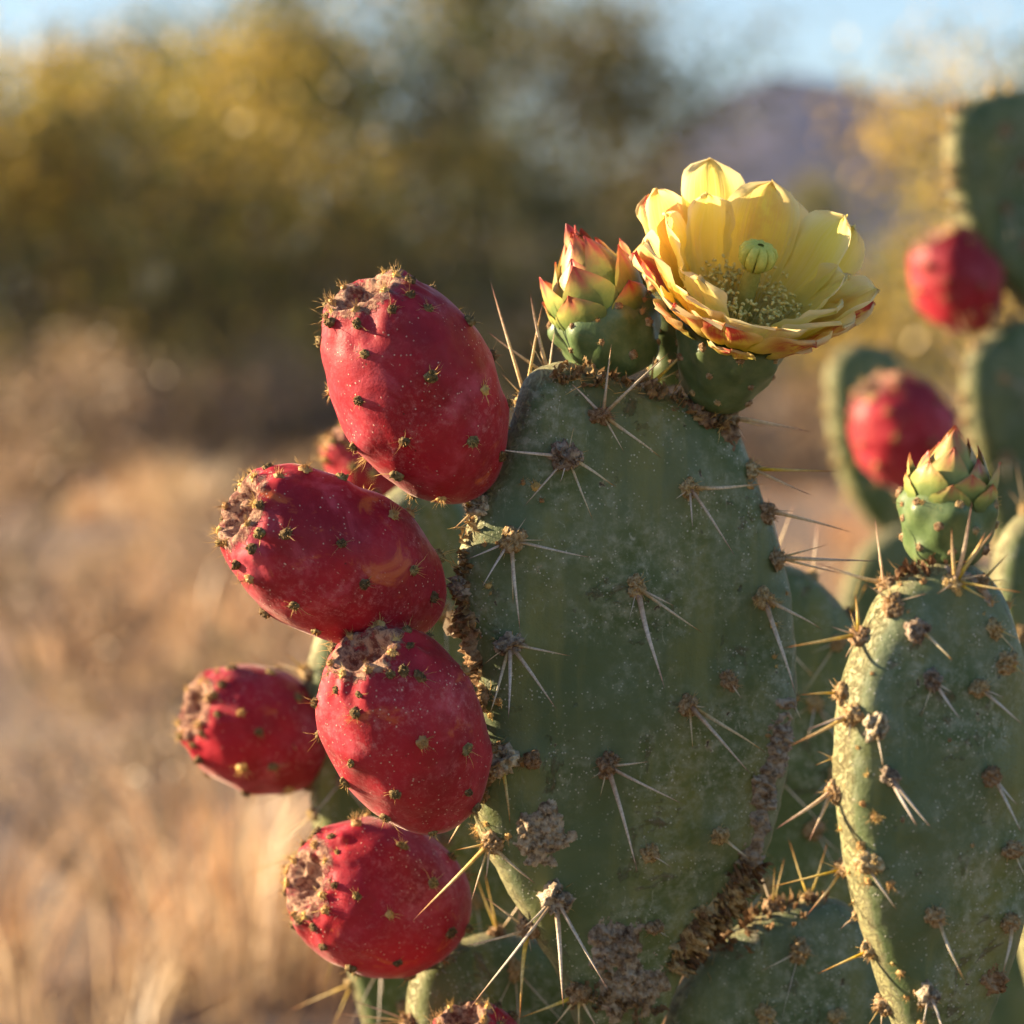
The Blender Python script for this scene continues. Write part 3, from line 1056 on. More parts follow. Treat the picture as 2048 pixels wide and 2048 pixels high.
        for q in range(len(path) - 1):
            for m in range(8):
                f.append((i0 + q * 8 + m, i0 + q * 8 + (m + 1) % 8, i0 + (q + 1) * 8 + (m + 1) % 8, i0 + (q + 1) * 8 + m))
    obj('stigma', mesh_data('stigma', v, f, STIGMA), fl, F)
    return fl

def bud(root, base, top, db, dt, width, seed, label, share=0.55, red=1.0, rings=None):
    """a closed flower bud: knobbly green base and overlapping pointed scales"""
    rng = random.Random(seed)
    b, t = P(*base, db), P(*top, dt)
    ax = t - b
    L = ax.length
    Rr = width * K * db / 2
    F = frame(b, ax) @ Matrix.Rotation(rng.uniform(0, 6.28), 4, 'Z')
    bo = empty('bud', root, F)
    bo['label'] = label
    Lb = L * share
    prof = [(0, .0), (.0, .50), (.10, .68), (.35, .86), (.70, 1.0), (.95, .98), (1.06, .80), (1.12, .4), (1.14, 0)]
    ovary(bo, F, Lb, Rr, seed + 5, prof, 3, 7)
    Lt = L - Lb
    core = [(1.0, .72), (.5, .6), (0, .0)]
    sets = rings or [(5, 1.00, -.14, .42, .56, 0), (6, .97, -.02, .58, .66, 7), (5, .88, .04, .80, .74, 14), (4, .72, .10, .98, .80, 18), (3, .46, .16, .96, .8, 18)]
    for q, (n, rf, dz, lf, wf, inw) in enumerate(sets):
        for k in range(n):
            a = 2 * math.pi * (k + .5 * (q % 2)) / n + rng.uniform(-.13, .13)
            l = Lt * lf * rng.uniform(.95, 1.3)
            r0 = Rr * rf
            if q < 2:
                ph = [(0, 14 - inw * .3), (.45, 2 - inw), (.8, -4 - inw), (1, 14 - inw)]
            else:
                ph = [(0, 8 - inw * .4), (.4, -6 - inw), (.8, -24 - inw * .7), (1, -14 - inw * .4)]
            M = F @ Matrix.Rotation(a, 4, 'Z')
            petal(bo, M, l, 2 * math.pi * r0 / n * 1.12 * wf / .62, ph, r0, Lb * 0.94 + Lt * dz, lambda r, s: max(.0035, abs(r) * 1.0), seed * 31 + q * 10 + k, SCALE, SCL, 0.35, red * rng.uniform(.5, 1.1), 0, 18, 11, 'scale', .3)
            if q < 3 and rng.random() < .7:
                # fine bristles where the scale joins the base
                m3 = M.to_3x3()
                pos = M @ Vector((0, r0 + .0012, Lb * .94 + Lt * dz - .001))
                add_areole(bo, pos, m3 @ Vector((0, 1, .3)), 'tuft', rng.uniform(.35, .6), rng)
    return bo

# ================================================================== THE PLACE
# ------------------------------------------------------------------ ground, hills
def mat_ground():
    s = NB('dry_soil')
    v = s.co()
    n = s.noise(v, 0.9, 6, 0.65)
    c = s.mix(s.rng(n, 0.35, 0.65), (0.15, 0.112, 0.092), (0.25, 0.19, 0.15))
    n2 = s.noise(v, 9, 6, 0.7)
    c = s.mix(s.math('MULTIPLY', s.rng(n2, 0.5, 0.7), 0.6), c, (0.11, 0.08, 0.065))
    n3 = s.noise(v, 0.02, 3, 0.6)
    c = s.mix(s.math('MULTIPLY', s.rng(n3, 0.45, 0.6), 0.5), c, (0.16, 0.15, 0.06))
    return s.out(s.bsdf(c, 0.9, 0.1, s.bump(n2, 0.8, 0.03)))
def gheight(x, y):
    r = math.hypot(x, y)
    h = 0.05 * noise.noise(Vector((x * .35, y * .35, 0))) + 0.03 * noise.noise(Vector((x * 1.3, y * 1.3, 4)))
    return h * sm(0.4, 2.5, r)
N = 131
ax_ = [math.copysign(abs(t) ** 3.2, t) * 2350 for t in np.linspace(-1, 1, N)]
gv = [(x, y, gheight(x, y)) for y in ax_ for x in ax_]
gf = [(j * N + i, j * N + i + 1, (j + 1) * N + i + 1, (j + 1) * N + i) for j in range(N - 1) for i in range(N - 1)]
tag(obj('ground', mesh_data('ground', gv, gf, mat_ground())), kind='structure')

def mat_hill():
    s = NB('scrub_hillside')
    v = s.co()
    n = s.noise(v, 0.012, 8, 0.7)
    c = s.mix(s.rng(n, 0.38, 0.62), (0.030, 0.028, 0.036), (0.062, 0.054, 0.060))
    return s.out(s.bsdf(c, 0.95, 0.05, s.bump(n, 1.0, 8.0)))
HD = 1500.0
ridge = [(-1500, 600), (-600, 560), (200, 590), (700, 560), (950, 470), (1130, 400), (1300, 300), (1450, 185), (1570, 140), (1690, 165), (1800, 205), (2050, 230), (2400, 330), (3000, 470), (3800, 590)]
hx = [(p - 1024) * K * HD for p, _ in ridge]
hz = [max(0, (626 - q) * K * HD) for _, q in ridge]
xs = np.linspace(-1100, 1100, 150)
ys = np.linspace(950, 2250, 80)
hv = []
for y in ys:
    for x in xs:
        base = np.interp(x, hx, hz)
        f = sm(950, HD + 40, y) ** 1.3 if y < HD + 40 else 1 - 0.95 * sm(HD + 40, 2250, y)
        q = Vector((x * .006, y * .006, 0))
        rough = noise.fractal(q, 0.9, 2.1, 5)
        z = base * f * (1 + 0.10 * rough) + 6 * f * rough
        hv.append((x, y, z - 1.0 if f > 0.01 else -1.0))
nx = len(xs)
hf = [(j * nx + i, j * nx + i + 1, (j + 1) * nx + i + 1, (j + 1) * nx + i) for j in range(len(ys) - 1) for i in range(nx - 1)]
tag(obj('hills', mesh_data('hills', hv, hf, mat_hill())), kind='structure')

# ------------------------------------------------------------------ dry grass
def mat_blade(name, trans):
    s = NB(name)
    c = s.attr('tint', 'Color')
    return s.out(s.translucent(s.bsdf(c, 0.4, 0.45), c, trans))
GRASS = mat_blade('dry_grass_blade', 0.35)
def col_attr(me, cols):
    a = me.attributes.new('tint', 'FLOAT_COLOR', 'POINT')
    a.data.foreach_set('color', np.concatenate([cols, np.ones((len(cols), 1))], 1).astype(np.float32).ravel())

def fast_mesh(name, V, F3, mat, cols=None):
    me = bpy.data.meshes.new(name)
    me.vertices.add(len(V)); me.vertices.foreach_set('co', V.astype(np.float32).ravel())
    nl = F3.size; k = F3.shape[1]
    me.loops.add(nl); me.loops.foreach_set('vertex_index', F3.astype(np.int32).ravel())
    me.polygons.add(len(F3)); me.polygons.foreach_set('loop_start', np.arange(0, nl, k, dtype=np.int32))
    me.polygons.foreach_set('loop_total', np.full(len(F3), k, np.int32))
    me.materials.append(mat)
    me.update(calc_edges=True)
    if cols is not None:
        col_attr(me, cols)
    return me

def grass_field():
    rs = np.random.RandomState(5)
    B, H, W_, T_, C_ = [], [], [], [], []
    pal = np.array([(0.60, 0.40, 0.21), (0.66, 0.47, 0.28), (0.50, 0.30, 0.15), (0.74, 0.58, 0.39), (0.34, 0.22, 0.14), (0.60, 0.33, 0.16)])
    for k in range(3000):
        d = 2.3 + 15.5 * rs.rand() ** 1.35
        x = (rs.rand() * 2 - 1) * (0.30 * d + 0.9)
        y = d - 0.95
        if x * x + y * y < 0.30:
            continue
        dens = noise.noise(Vector((x * 1.1, y * .62, 2))) + .45 * noise.noise(Vector((x * 3.1, y * 1.6, 5)))
        if dens < 0.17 and rs.rand() < .96:
            continue
        h = (0.05 + 0.17 * rs.rand() ** 1.7) * (1.0 + 1.0 * max(0, dens))
        if d < 5.5 and noise.noise(Vector((x * 2.4, y * 1.7, 9))) < 0.02:
            continue
        n = rs.randint(24, 80)
        tint = pal[rs.randint(len(pal))]
        r = 0.04 + 0.16 * rs.rand() ** 2
        a = rs.rand(n) * 6.283; q = np.sqrt(rs.rand(n)) * r
        b = np.stack([x + np.cos(a) * q, y + np.sin(a) * q, np.full(n, gheight(x, y) - .01)], 1)
        lean = (0.15 + 0.75 * rs.rand(n))[:, None] * np.stack([np.cos(a), np.sin(a)], 1) + rs.normal(0, .25, (n, 2))
        B.append(b); H.append(h * (0.5 + 0.8 * rs.rand(n))); T_.append(lean); W_.append(0.0018 + 0.0022 * rs.rand(n))
        C_.append(np.clip(tint * (0.6 + 0.8 * rs.rand(n))[:, None], 0, 1))
    B, H, T_, W_, C_ = map(np.concatenate, (B, H, T_, W_, C_))
    n = len(B)
    sd = np.stack([-T_[:, 1], T_[:, 0]], 1) / (np.linalg.norm(T_, axis=1)[:, None] + 1e-6)
    sd = np.concatenate([sd, np.zeros((n, 1))], 1) * W_[:, None]
    up = np.zeros((n, 3)); up[:, 2] = H
    T3 = np.concatenate([T_, np.zeros((n, 1))], 1) * H[:, None]
    mid = B + up * .6 + T3 * .3
    tip = B + up * .92 + T3 * 1.0
    V = np.stack([B - sd, B + sd, mid + sd * .8, mid - sd * .8, tip], 1).reshape(-1, 3)
    i = np.arange(n) * 5
    F = np.concatenate([np.stack([i, i + 1, i + 2], 1), np.stack([i, i + 2, i + 3], 1), np.stack([i + 3, i + 2, i + 4], 1)])
    return fast_mesh('dry_grass', V, F, GRASS, np.repeat(C_, 5, 0))
tag(obj('dry_grass', grass_field()), 'tan and orange dry desert grass covering the sandy ground', 'grass', kind='stuff')

# ------------------------------------------------------------------ shrubs
BARK = mat_simple('shrub_bark', [(0.3, (0.07, 0.05, 0.04)), (0.7, (0.20, 0.15, 0.11))], 30, 0.9, 0.8, 0.01, objrand=False)
LEAF = mat_blade('shrub_leaf', 0.45)
def shrub(seed, H, rad, nst, leaves, pal, leafsize, spread=0.5, low=0.25, clump=0.16, lvl=3):
    """stems that fork three times; leaf blades gathered in clumps round the twigs"""
    rs = np.random.RandomState(seed)
    segs, tips = [], []
    def grow(p, d, L, r, level):
        mid = p + d * L * .5 + rs.normal(0, .05 * L, 3)
        e = p + d * L + rs.normal(0, .08 * L, 3)
        segs.append((p, mid, e, r, r * .62))
        if level <= 1:
            tips.append(mid)
        if level == 0:
            tips.append(e); tips.append(e + rs.normal(0, .06, 3))
            return
        for _ in range(rs.randint(2, 4)):
            nd = d + rs.normal(0, .52, 3) * np.array([1, 1, .7]) + np.array([0, 0, .12])
            nd /= np.linalg.norm(nd)
            grow(e, nd, L * rs.uniform(.55, .82), r * .58, level - 1)
    for k in range(nst):
        a = 2 * math.pi * (k + rs.rand()) / nst
        d = np.array([math.cos(a) * spread * rs.uniform(.3, 1.2), math.sin(a) * spread * rs.uniform(.3, 1.2), 1.0])
        d /= np.linalg.norm(d)
        grow(np.array([math.cos(a) * .08, math.sin(a) * .08, -.03]), d, 0.38, rs.uniform(.014, .028), lvl)
    tips = np.array(tips)
    allp = np.array([s[2] for s in segs])
    sz = H / max(0.2, allp[:, 2].max())
    sx = rad / max(0.2, np.percentile(np.hypot(allp[:, 0], allp[:, 1]), 92))
    S = np.array([sx, sx, sz])
    V, F = [], []
    for p, m, e, r0, r1 in segs:
        i0 = len(V)
        for q, r in ((p, r0), (m, (r0 + r1) / 2), (e, r1)):
            for j in range(5):
                V.append(q * S + np.array([math.cos(j * 1.2566) * r, math.sin(j * 1.2566) * r, 0]))
        for k in range(2):
            for j in range(5):
                F.append((i0 + k * 5 + j, i0 + k * 5 + (j + 1) % 5, i0 + (k + 1) * 5 + (j + 1) % 5, i0 + (k + 1) * 5 + j))
    trunk = fast_mesh('trunk', np.array(V), np.array(F), BARK)
    T = tips * S
    T = T[T[:, 2] > low * H]
    T = T[rs.rand(len(T)) < .9]
    m = int(len(T) * .45)
    a = rs.rand(m) * 6.283; q = np.sqrt(rs.rand(m)) * rad * .85
    T = np.concatenate([T, np.stack([np.cos(a) * q, np.sin(a) * q, H * (.04 + .55 * rs.rand(m))], 1)])
    pal = np.array(pal)
    tc = pal[rs.randint(len(pal), size=len(T))]
    big = np.array([noise.noise(Vector(q * 1.7) + Vector((seed * 3.3, 0, 0))) for q in T])
    order = np.argsort(pal.sum(1))
    pick = np.clip(((big + .45) / .9 + rs.normal(0, .18, len(T))) * len(pal), 0, len(pal) - 1).astype(int)  # bright and dark patches put sunlit and shaded foliage into the leaf colour
    tc = pal[order[pick]]
    w = rs.gamma(0.6, 1.0, len(T)) * np.exp(2.2 * big); w /= w.sum()
    idx = rs.choice(len(T), leaves, p=w)
    pos = T[idx] + rs.normal(0, clump, (leaves, 3)) * np.array([1, 1, .8])
    d = rs.normal(0, 1, (leaves, 3)); d /= np.linalg.norm(d, axis=1)[:, None]
    s = np.cross(d, rs.normal(0, 1, (leaves, 3))); s /= np.linalg.norm(s, axis=1)[:, None] + 1e-9
    L = leafsize * (0.6 + 0.8 * rs.rand(leaves))[:, None]
    a0 = pos - d * L * .5; a1 = pos + d * L * .5
    b0 = pos + s * L * .24; b1 = pos - s * L * .24
    LV = np.stack([a0, b0, a1, b1], 1).reshape(-1, 3)
    LF = (np.arange(leaves) * 4)[:, None] + np.arange(4)[None, :]
    cc = np.clip(tc[idx] * (0.7 + .6 * rs.rand(leaves))[:, None], 0, 1)
    crown = fast_mesh('crown', LV, LF, LEAF, np.repeat(cc, 4, 0))
    return trunk, crown
GOLD = [(0.40, 0.30, 0.045), (0.20, 0.19, 0.04), (0.56, 0.39, 0.06), (0.09, 0.10, 0.03), (0.62, 0.42, 0.08), (0.07, 0.08, 0.025)]
DARK = [(0.075, 0.10, 0.035), (0.10, 0.115, 0.04), (0.055, 0.075, 0.03), (0.15, 0.14, 0.045), (0.20, 0.17, 0.05)]
OLIV = [(0.16, 0.15, 0.05), (0.24, 0.19, 0.06), (0.11, 0.11, 0.04), (0.30, 0.22, 0.08)]
DRY = [(0.36, 0.24, 0.14), (0.42, 0.30, 0.19), (0.30, 0.18, 0.11), (0.40, 0.26, 0.17), (0.26, 0.20, 0.08)]
TPL = {
    'gold': [shrub(3, 2.3, 1.15, 10, 9000, GOLD, 0.058, 0.6, 0.04), shrub(8, 2.4, 1.2, 10, 9500, GOLD[:5] + DARK[:2], 0.056, 0.6, 0.04)],
    'dark': [shrub(14, 2.6, 1.2, 10, 13000, DARK, 0.056, 0.6, 0.03), shrub(21, 2.6, 1.1, 10, 11000, DARK + OLIV[:2], 0.056, 0.6, 0.03)],
    'olive': [shrub(31, 1.6, 1.1, 10, 8000, OLIV, 0.046, 0.8, 0.03, .13, 2)],
    'dry': [shrub(41, 0.7, 0.6, 10, 3200, DRY, 0.030, 0.9, 0.04, .07, 2), shrub(47, 0.6, 0.55, 9, 3000, DRY, 0.03, 0.9, 0.04, .07, 2)],
}
def put_shrub(kind, px, d, sc, rot, label, group, name='desert_shrub', i=0, sz=1.0):
    q = P(px, 626, d)
    root = empty(name, None, Matrix.Translation((q.x, q.y, gheight(q.x, q.y))) @ Matrix.Rotation(rot, 4, 'Z') @ Matrix.Diagonal((sc, sc, sc * sz, 1)))
    tag(root, label, 'shrub', group)
    tr, cr = TPL[kind][i]
    M = WM[root.name]
    obj('trunk', tr, root, M)
    obj('crown', cr, root, M)
TALL = 'tall leafy shrubs standing behind the cactus'
put_shrub('gold', 150, 14.5, 1.0, 0.4, 'tall golden-leaved shrub blurred behind the red fruits, sky above it', TALL)
put_shrub('gold', -330, 15.5, 1.05, 2.2, 'golden-green shrub standing past the golden shrub, mostly out of view', TALL, i=1)
put_shrub('gold', 520, 16.5, 1.06, 3.9, 'yellow-green shrub between the golden shrub and the dark green shrub', TALL, i=1)
put_shrub('dark', 800, 17.0, 1.14, 1.0, 'dense dark green shrub rising behind the topmost red fruit', TALL)
put_shrub('dark', 1110, 19.0, 1.18, 2.6, 'loose dark olive shrub rising behind the closed flower bud', TALL, i=1)
put_shrub('dark', 420, 21.0, 1.15, 5.1, 'dark green shrub filling the gap behind the yellow-green shrub', TALL, i=1)
put_shrub('dark', 40, 19.0, .95, 0.9, 'dark green shrub behind the tall golden shrub', TALL)
put_shrub('olive', 700, 15.0, .85, 1.4, 'low olive shrub at the foot of the dense dark green shrub', 'low olive shrubs below the blue hill', 'low_shrub')
put_shrub('olive', 300, 17.0, .9, 4.4, 'low olive shrub between the golden and yellow-green shrubs', 'low olive shrubs below the blue hill', 'low_shrub')
put_shrub('gold', 2130, 13.0, 0.98, 4.4, 'golden shrub top above the blurred cactus pads', TALL)
for k in range(7):
    put_shrub('dark', -150 + 290 * k, 29 + 2.5 * (k % 3), 0.80 + 0.12 * ((k * 5) % 3), k * 1.3, 'dark shrub in the far row that closes off the view behind the taller shrubs', 'far row of dark shrubs', 'desert_shrub', k % 2)
for k, (px, d) in enumerate(((-900, 14.0), (-1350, 15.5), (-1900, 14.5), (-750, 17.5), (-2500, 17.0))):  # shrubs added out of view on the left to shade the tall shrubs' bases
    put_shrub('gold', px, d, 1.1, k * 1.7, 'unseen golden shrub added to shade the bases of the tall shrubs', 'unseen shrubs added to shade the tall shrubs', 'desert_shrub', k % 2)
LOWG = 'low olive shrubs below the blue hill'
put_shrub('olive', 1440, 24, 0.72, 0.3, 'low olive shrub at the foot of the blue hill, behind the yellow flower', LOWG, 'low_shrub')
put_shrub('olive', 1740, 21, 0.74, 1.9, 'low olive-brown shrub between the yellow flower and the blurred fruit', LOWG, 'low_shrub')
put_shrub('olive', 1980, 25, 1.0, 3.7, 'low olive shrub behind the blurred cactus pads', LOWG, 'low_shrub')
put_shrub('olive', 1180, 17, 0.75, 4.9, 'low olive shrub in front of the loose dark shrub', LOWG, 'low_shrub')
DRYG = 'small dried bushes in the grass'
for px, d, sc, rot, lb, i in (
        (60, 12.0, 1.0, .3, 'pinkish tan dried bush in front of the tall golden shrub', 0),
        (330, 13.0, 1.05, 1.9, 'tan dried bush in front of the yellow-green shrub', 1),
        (620, 13.5, 1.0, 3.3, 'dried bush in front of the dense dark green shrub', 0),
        (-60, 8.2, .75, 4.1, 'small straw-coloured bush in the open dry grass', 1),
        (1560, 12.5, .9, 5.0, 'dried grey-brown bush seen between the two front cactus pads', 1),
        (120, 5.6, .46, .9, 'small round straw-coloured bush alone on bare soil', 0),
        (360, 4.7, .40, 2.7, 'short dried bush beside the blurred red fruit', 1),
        (520, 7.0, .55, 5.5, 'rusty dried bush behind the blurred red fruit', 0),
        (230, 3.7, .34, 4.3, 'low dried bush below the short dried bush', 0),
        (1300, 14.0, 1.0, 2.4, 'dried bush behind the fruiting cactus pad', 0)):
    put_shrub('dry', px, d, sc, rot, lb, DRYG, 'dried_bush', i)

# ------------------------------------------------------------------ cactus plants
def plant(px, d, label):
    q = P(px, 626, d)
    r = empty('prickly_pear_cactus', None, Matrix.Translation((q.x, q.y, 0)))
    return tag(r, label, 'cactus', 'prickly pear cactuses')

def ell(cx, cy_, rx, ry, n=14, tl=0.0):
    out = []
    for k in range(n):
        a = 2 * math.pi * k / n
        x, y = rx * math.cos(a), ry * math.sin(a) * (1 + 0.12 * math.sin(a))
        out.append((cx + x * math.cos(tl) - y * math.sin(tl), cy_ + x * math.sin(tl) + y * math.cos(tl)))
    return out

# ---- A: the fruiting cactus
A = plant(1180, 0.975, 'sharp prickly pear cactus bearing red fruits, one open yellow flower and a bud')
A_out = [(1052, 742), (1130, 724), (1245, 758), (1368, 795), (1462, 842), (1492, 920), (1520, 1005), (1552, 1100), (1572, 1210), (1580, 1330), (1575, 1450), (1556, 1580), (1525, 1700), (1470, 1805), (1400, 1885), (1345, 1980), (1310, 2080),
         (1170, 2080), (1130, 1975), (1062, 1865), (1000, 1755), (955, 1660), (940, 1560), (945, 1440), (940, 1320), (915, 1210), (918, 1110), (952, 1010), (1000, 900), (1030, 815)]
A_cl = [ # px, py, tips, scale, kind, gold
    (1204, 832, [(1146, 760), (1221, 692), (1333, 703), (1328, 908), (1251, 907)], 1.0, 'pad', False),
    (1134, 912, [(989, 907), (1049, 1014), (1124, 968), (1186, 1042), (1235, 969), (1148, 852)], 1.15, 'dry', False),
    (1023, 1080, [(936, 1122), (958, 1175), (1027, 1209), (1039, 1262), (1183, 1122), (1090, 1081), (1054, 1033)], 1.2, 'pad', False),
    (1020, 1287, [(967, 1329), (985, 1438), (1024, 1439), (1114, 1418), (1143, 1312)], 1.1, 'dry', False),
    (1378, 975, [(1530, 975), (1472, 1108), (1351, 1001), (1384, 1059)], 0.85, 'pad', False),
    (1273, 1175, [(1405, 1271), (1320, 1378), (1351, 1213), (1257, 1243)], 0.95, 'pad', False),
    (1525, 1196, [(1649, 1249), (1604, 1385)], 0.95, 'pad', False),
    (1458, 1363, [(1483, 1397)], 0.8, 'pad', False),
    (1378, 1410, [(1503, 1549), (1536, 1495), (1385, 1499), (1413, 1418)], 0.85, 'pad', False),
    (1213, 1531, [(1366, 1609), (1282, 1738), (1299, 1524), (1183, 1560), (1201, 1596)], 1.0, 'pad', False),
    (1297, 1707, [(1346, 1734)], 0.75, 'pad', False),
    (1440, 1669, [(1501, 1721)], 0.8, 'pad', False),
    (1306, 1855, [(1340, 1877)], 0.8, 'pad', False),
    (1110, 1792, [(945, 2018), (1050, 1864), (1128, 2013), (1213, 1979)], 1.25, 'dry', False),
    (1005, 1524, [(1027, 1649)], 1.2, 'dry', True),
    (1063, 1518, [], 0.8, 'pad', False),
    (1578, 1400, [(1606, 1440)], 0.6, 'small', False),
]
pa = make_pad(A, A_out, 0.972, 17, -3, 0.0120, 2, PAD, 300, 60, [(c[0], c[1]) for c in A_cl])
rngA = random.Random(4)
for px, py, tips, sc, kind, gold in A_cl:
    cluster(pa, px, py, tips, sc, kind, gold, rng=rngA)
# edge clusters of the same pad (sunlit, golden)
for px, py, tips, sc, kind in [
    (983, 1683, [(826, 1842), (943, 1801), (1068, 1774), (1025, 1692), (911, 1701), (978, 1762)], 1.0, 'pad'),
    (1039, 1868, [(934, 1897), (1032, 2036), (972, 1790), (1060, 1905)], 0.9, 'pad'),
    (1160, 1985, [(1038, 2038), (1110, 2060), (1152, 2064), (1195, 2060), (1224, 2020)], 1.1, 'pad'),
    (1076, 728, [(1052, 585), (966, 668), (1104, 659), (1055, 676), (1163, 722)], 1.1, 'pad'),
    (1012, 790, [(978, 562), (1079, 606), (1000, 745)], 0.9, 'pad'),
    (1300, 775, [(1412, 666), (1311, 682), (1360, 742)], 0.9, 'dry'),
    (1467, 832, [(1622, 857), (1530, 859), (1494, 885)], 0.9, 'pad'),
    (1500, 940, [(1675, 941), (1622, 996), (1540, 930)], 0.9, 'pad'),
    (1532, 1024, [(1705, 1058), (1590, 1020), (1563, 1102)], 0.95, 'pad'),
    (1567, 1118, [(1753, 1124), (1655, 1091), (1690, 1150)], 1.0, 'pad'),
    (925, 1175, [(900, 1240), (880, 1150)], 0.9, 'dry'),
    (962, 1015, [(880, 985), (905, 1060)], 0.9, 'dry'),
    (1000, 905, [(925, 880)], 0.8, 'pad'),
    (945, 1610, [(830, 1640), (900, 1690)], 0.8, 'pad')]:
    cluster(pa, px, py, tips, sc, kind, True, (-0.15, 0.3), rng=rngA)
# corky scars
scab(pa, [(1070, 1596), (1100, 1742)], 135, 0.0030, CORK, 3)
scab(pa, [(1215, 1825), (1250, 1955)], 140, 0.0035, CORK, 5)
scab(pa, [(1235, 1905), (1290, 2050)], 150, 0.0030, CORK, 7)
scab(pa, [(1577, 1395), (1560, 1480), (1530, 1590), (1516, 1680), (1490, 1770)], 70, 0.0032, CORK, 9, ragged=.7)
scab(pa, [(1500, 1740), (1465, 1810), (1400, 1870), (1365, 1950)], 92, 0.0050, CORK_BROWN, 11, ragged=.8)
scab(pa, [(930, 1130), (925, 1215), (945, 1330), (968, 1440)], 62, 0.0034, CORK_BROWN, 13, ragged=.8)
scab(pa, [(1350, 800), (1440, 850), (1482, 905)], 46, 0.0026, CORK_BROWN, 15, ragged=.8)
scab(pa, [(1010, 830), (985, 905), (955, 985)], 40, 0.0024, CORK, 17, ragged=.8)
scab(pa, [(970, 1475), (965, 1620)], 60, 0.0026, CORK_BROWN, 19, ragged=.8)
debris(pa, [(1110, 742), (1200, 760), (1290, 780), (1370, 812), (1450, 855)], 18, 120, 5, up=.004)
debris(pa, [(1000, 850), (960, 1000), (925, 1130), (930, 1250), (960, 1420), (965, 1600)], 22, 150, 6, up=.003)
debris(pa, [(1500, 1740), (1440, 1830), (1390, 1900)], 36, 90, 7, up=.005, fibres=.25)
debris(pa, [(1160, 1975), (1290, 2010)], 40, 50, 8, up=.004)
rim_tufts(pa, 100, 262, 34, 51)
rim_tufts(pa, -40, 80, 14, 52)
# pads that carry it down to the ground
ps = make_pad(A, ell(1230, 2640, 430, 640), 1.0, 14, 6, 0.014, 5, PAD, 120, 20)
make_pad(A, ell(1200, 3950, 470, 760), 1.0, -10, -4, 0.018, 6, PAD, 100, 18)
pf = make_pad(A, [(1335, 2060), (1385, 1935), (1480, 1850), (1600, 1800), (1690, 1805), (1765, 1900), (1800, 2060), (1790, 2330), (1700, 2560), (1560, 2620), (1430, 2500), (1350, 2280)], 1.015, 12, 4, 0.0115, 8, PAD, 160, 26, name='pad')
random_clusters(pf, 14, 5)
rim_clusters(pf, 40, 140, 6, 6)
debris(pf, [(1400, 1920), (1500, 1845), (1620, 1805)], 30, 70, 9, up=.004, fibres=.3)
# fruits
fruit(A, (950, 990), (728, 585), 0.948, 0.918, 328, 1, 'topmost red prickly pear fruit, plump and upright on the pad edge')
fruit(A, (874, 1226), (478, 1020), 0.948, 0.912, 316, 2, 'red fruit lying sideways below the topmost fruit')
fruit(A, (902, 1638), (726, 1300), 0.946, 0.906, 318, 3, 'rounded red fruit with pale membrane at its top, overlapped from above by the sideways fruit')
fruit(A, (922, 1832), (614, 1762), 1.020, 0.985, 312, 4, 'lowest whole red fruit, its brown wrinkled end scar facing outward')
fruit(A, (1010, 2330), (925, 2030), 0.995, 0.970, 230, 6, 'red fruit cut off by the bottom edge, only its pale scar showing')
# papery scrap above the third fruit
debris(pa, [(870, 1245), (905, 1262)], 14, 10, 12, size=(.006, .012), up=.003, name='papery_scrap', mat=MEMBRANE, fibres=0)
# flower and bud on the top edge
flower(A, (1426, 804), (1480, 690), 0.968, 0.95, RGT * 0.22 + UPV * 0.82 - FWD * 0.52, 'open yellow flower with red-flushed outer petals and a green stigma')
bud(A, (1248, 748), (1143, 462), 0.968, 0.958, 196, 3, 'closed flower bud with red-tipped scales beside the yellow flower', 0.50)
bud(A, (1350, 770), (1308, 500), 0.990, 0.990, 90, 9, 'slim green bud half hidden between the closed bud and the yellow flower', 0.72)

# ---- B: the cactus with the budded pad
G = plant(1830, 0.89, 'sharp narrow prickly pear cactus whose pad carries a single green bud')
G_out = [(1790, 1165), (1850, 1128), (1920, 1120), (1975, 1165), (2008, 1260), (2035, 1400), (2055, 1560), (2055, 1720), (2025, 1880), (1985, 2010), (1930, 2130), (1860, 2160), (1800, 2060), (1752, 1930), (1712, 1820), (1688, 1720), (1674, 1620), (1670, 1530), (1680, 1430), (1705, 1330), (1745, 1240)]
G_cl = [
    (1787, 1208, [(1734, 1164), (1855, 1188), (1772, 1150)], .95, 'pad', True),
    (1909, 1165, [(1952, 1005), (1896, 1053), (1986, 1060), (1980, 1074), (2045, 1187), (1983, 1205), (1875, 1188), (1974, 1145)], .8, 'pad', True),
    (1838, 1259, [(1909, 1316)], .85, 'dry', False),
    (2014, 1322, [(2050, 1350)], .9, 'pad', True),
    (1865, 1361, [(1906, 1387), (1916, 1442), (1842, 1435)], .75, 'dry', False),
    (1957, 1376, [(2048, 1450), (2010, 1395)], .8, 'pad', False),
    (1708, 1430, [(1611, 1460), (1579, 1497), (1696, 1489)], .95, 'pad', True),
    (1750, 1455, [(1770, 1532)], .95, 'dry', False),
    (1778, 1553, [(1862, 1660), (1832, 1652)], .75, 'dry', False),
    (1983, 1551, [(2048, 1668), (2030, 1615)], .8, 'pad', False),
    (1735, 1725, [(1790, 1821)], 1.1, 'pad', False),
    (2023, 1699, [(2050, 1759)], .85, 'pad', False),
    (1872, 1833, [(1921, 1960)], .85, 'pad', False),
    (2020, 1843, [(2013, 1950)], .8, 'pad', False),
    (1854, 1985, [(1845, 2056), (1893, 2064)], .95, 'dry', False),
    (1945, 1690, [], .45, 'small', False), (1900, 1480, [], .4, 'small', False), (1805, 1640, [], .4, 'small', False), (1780, 1775, [], .4, 'small', False),
]
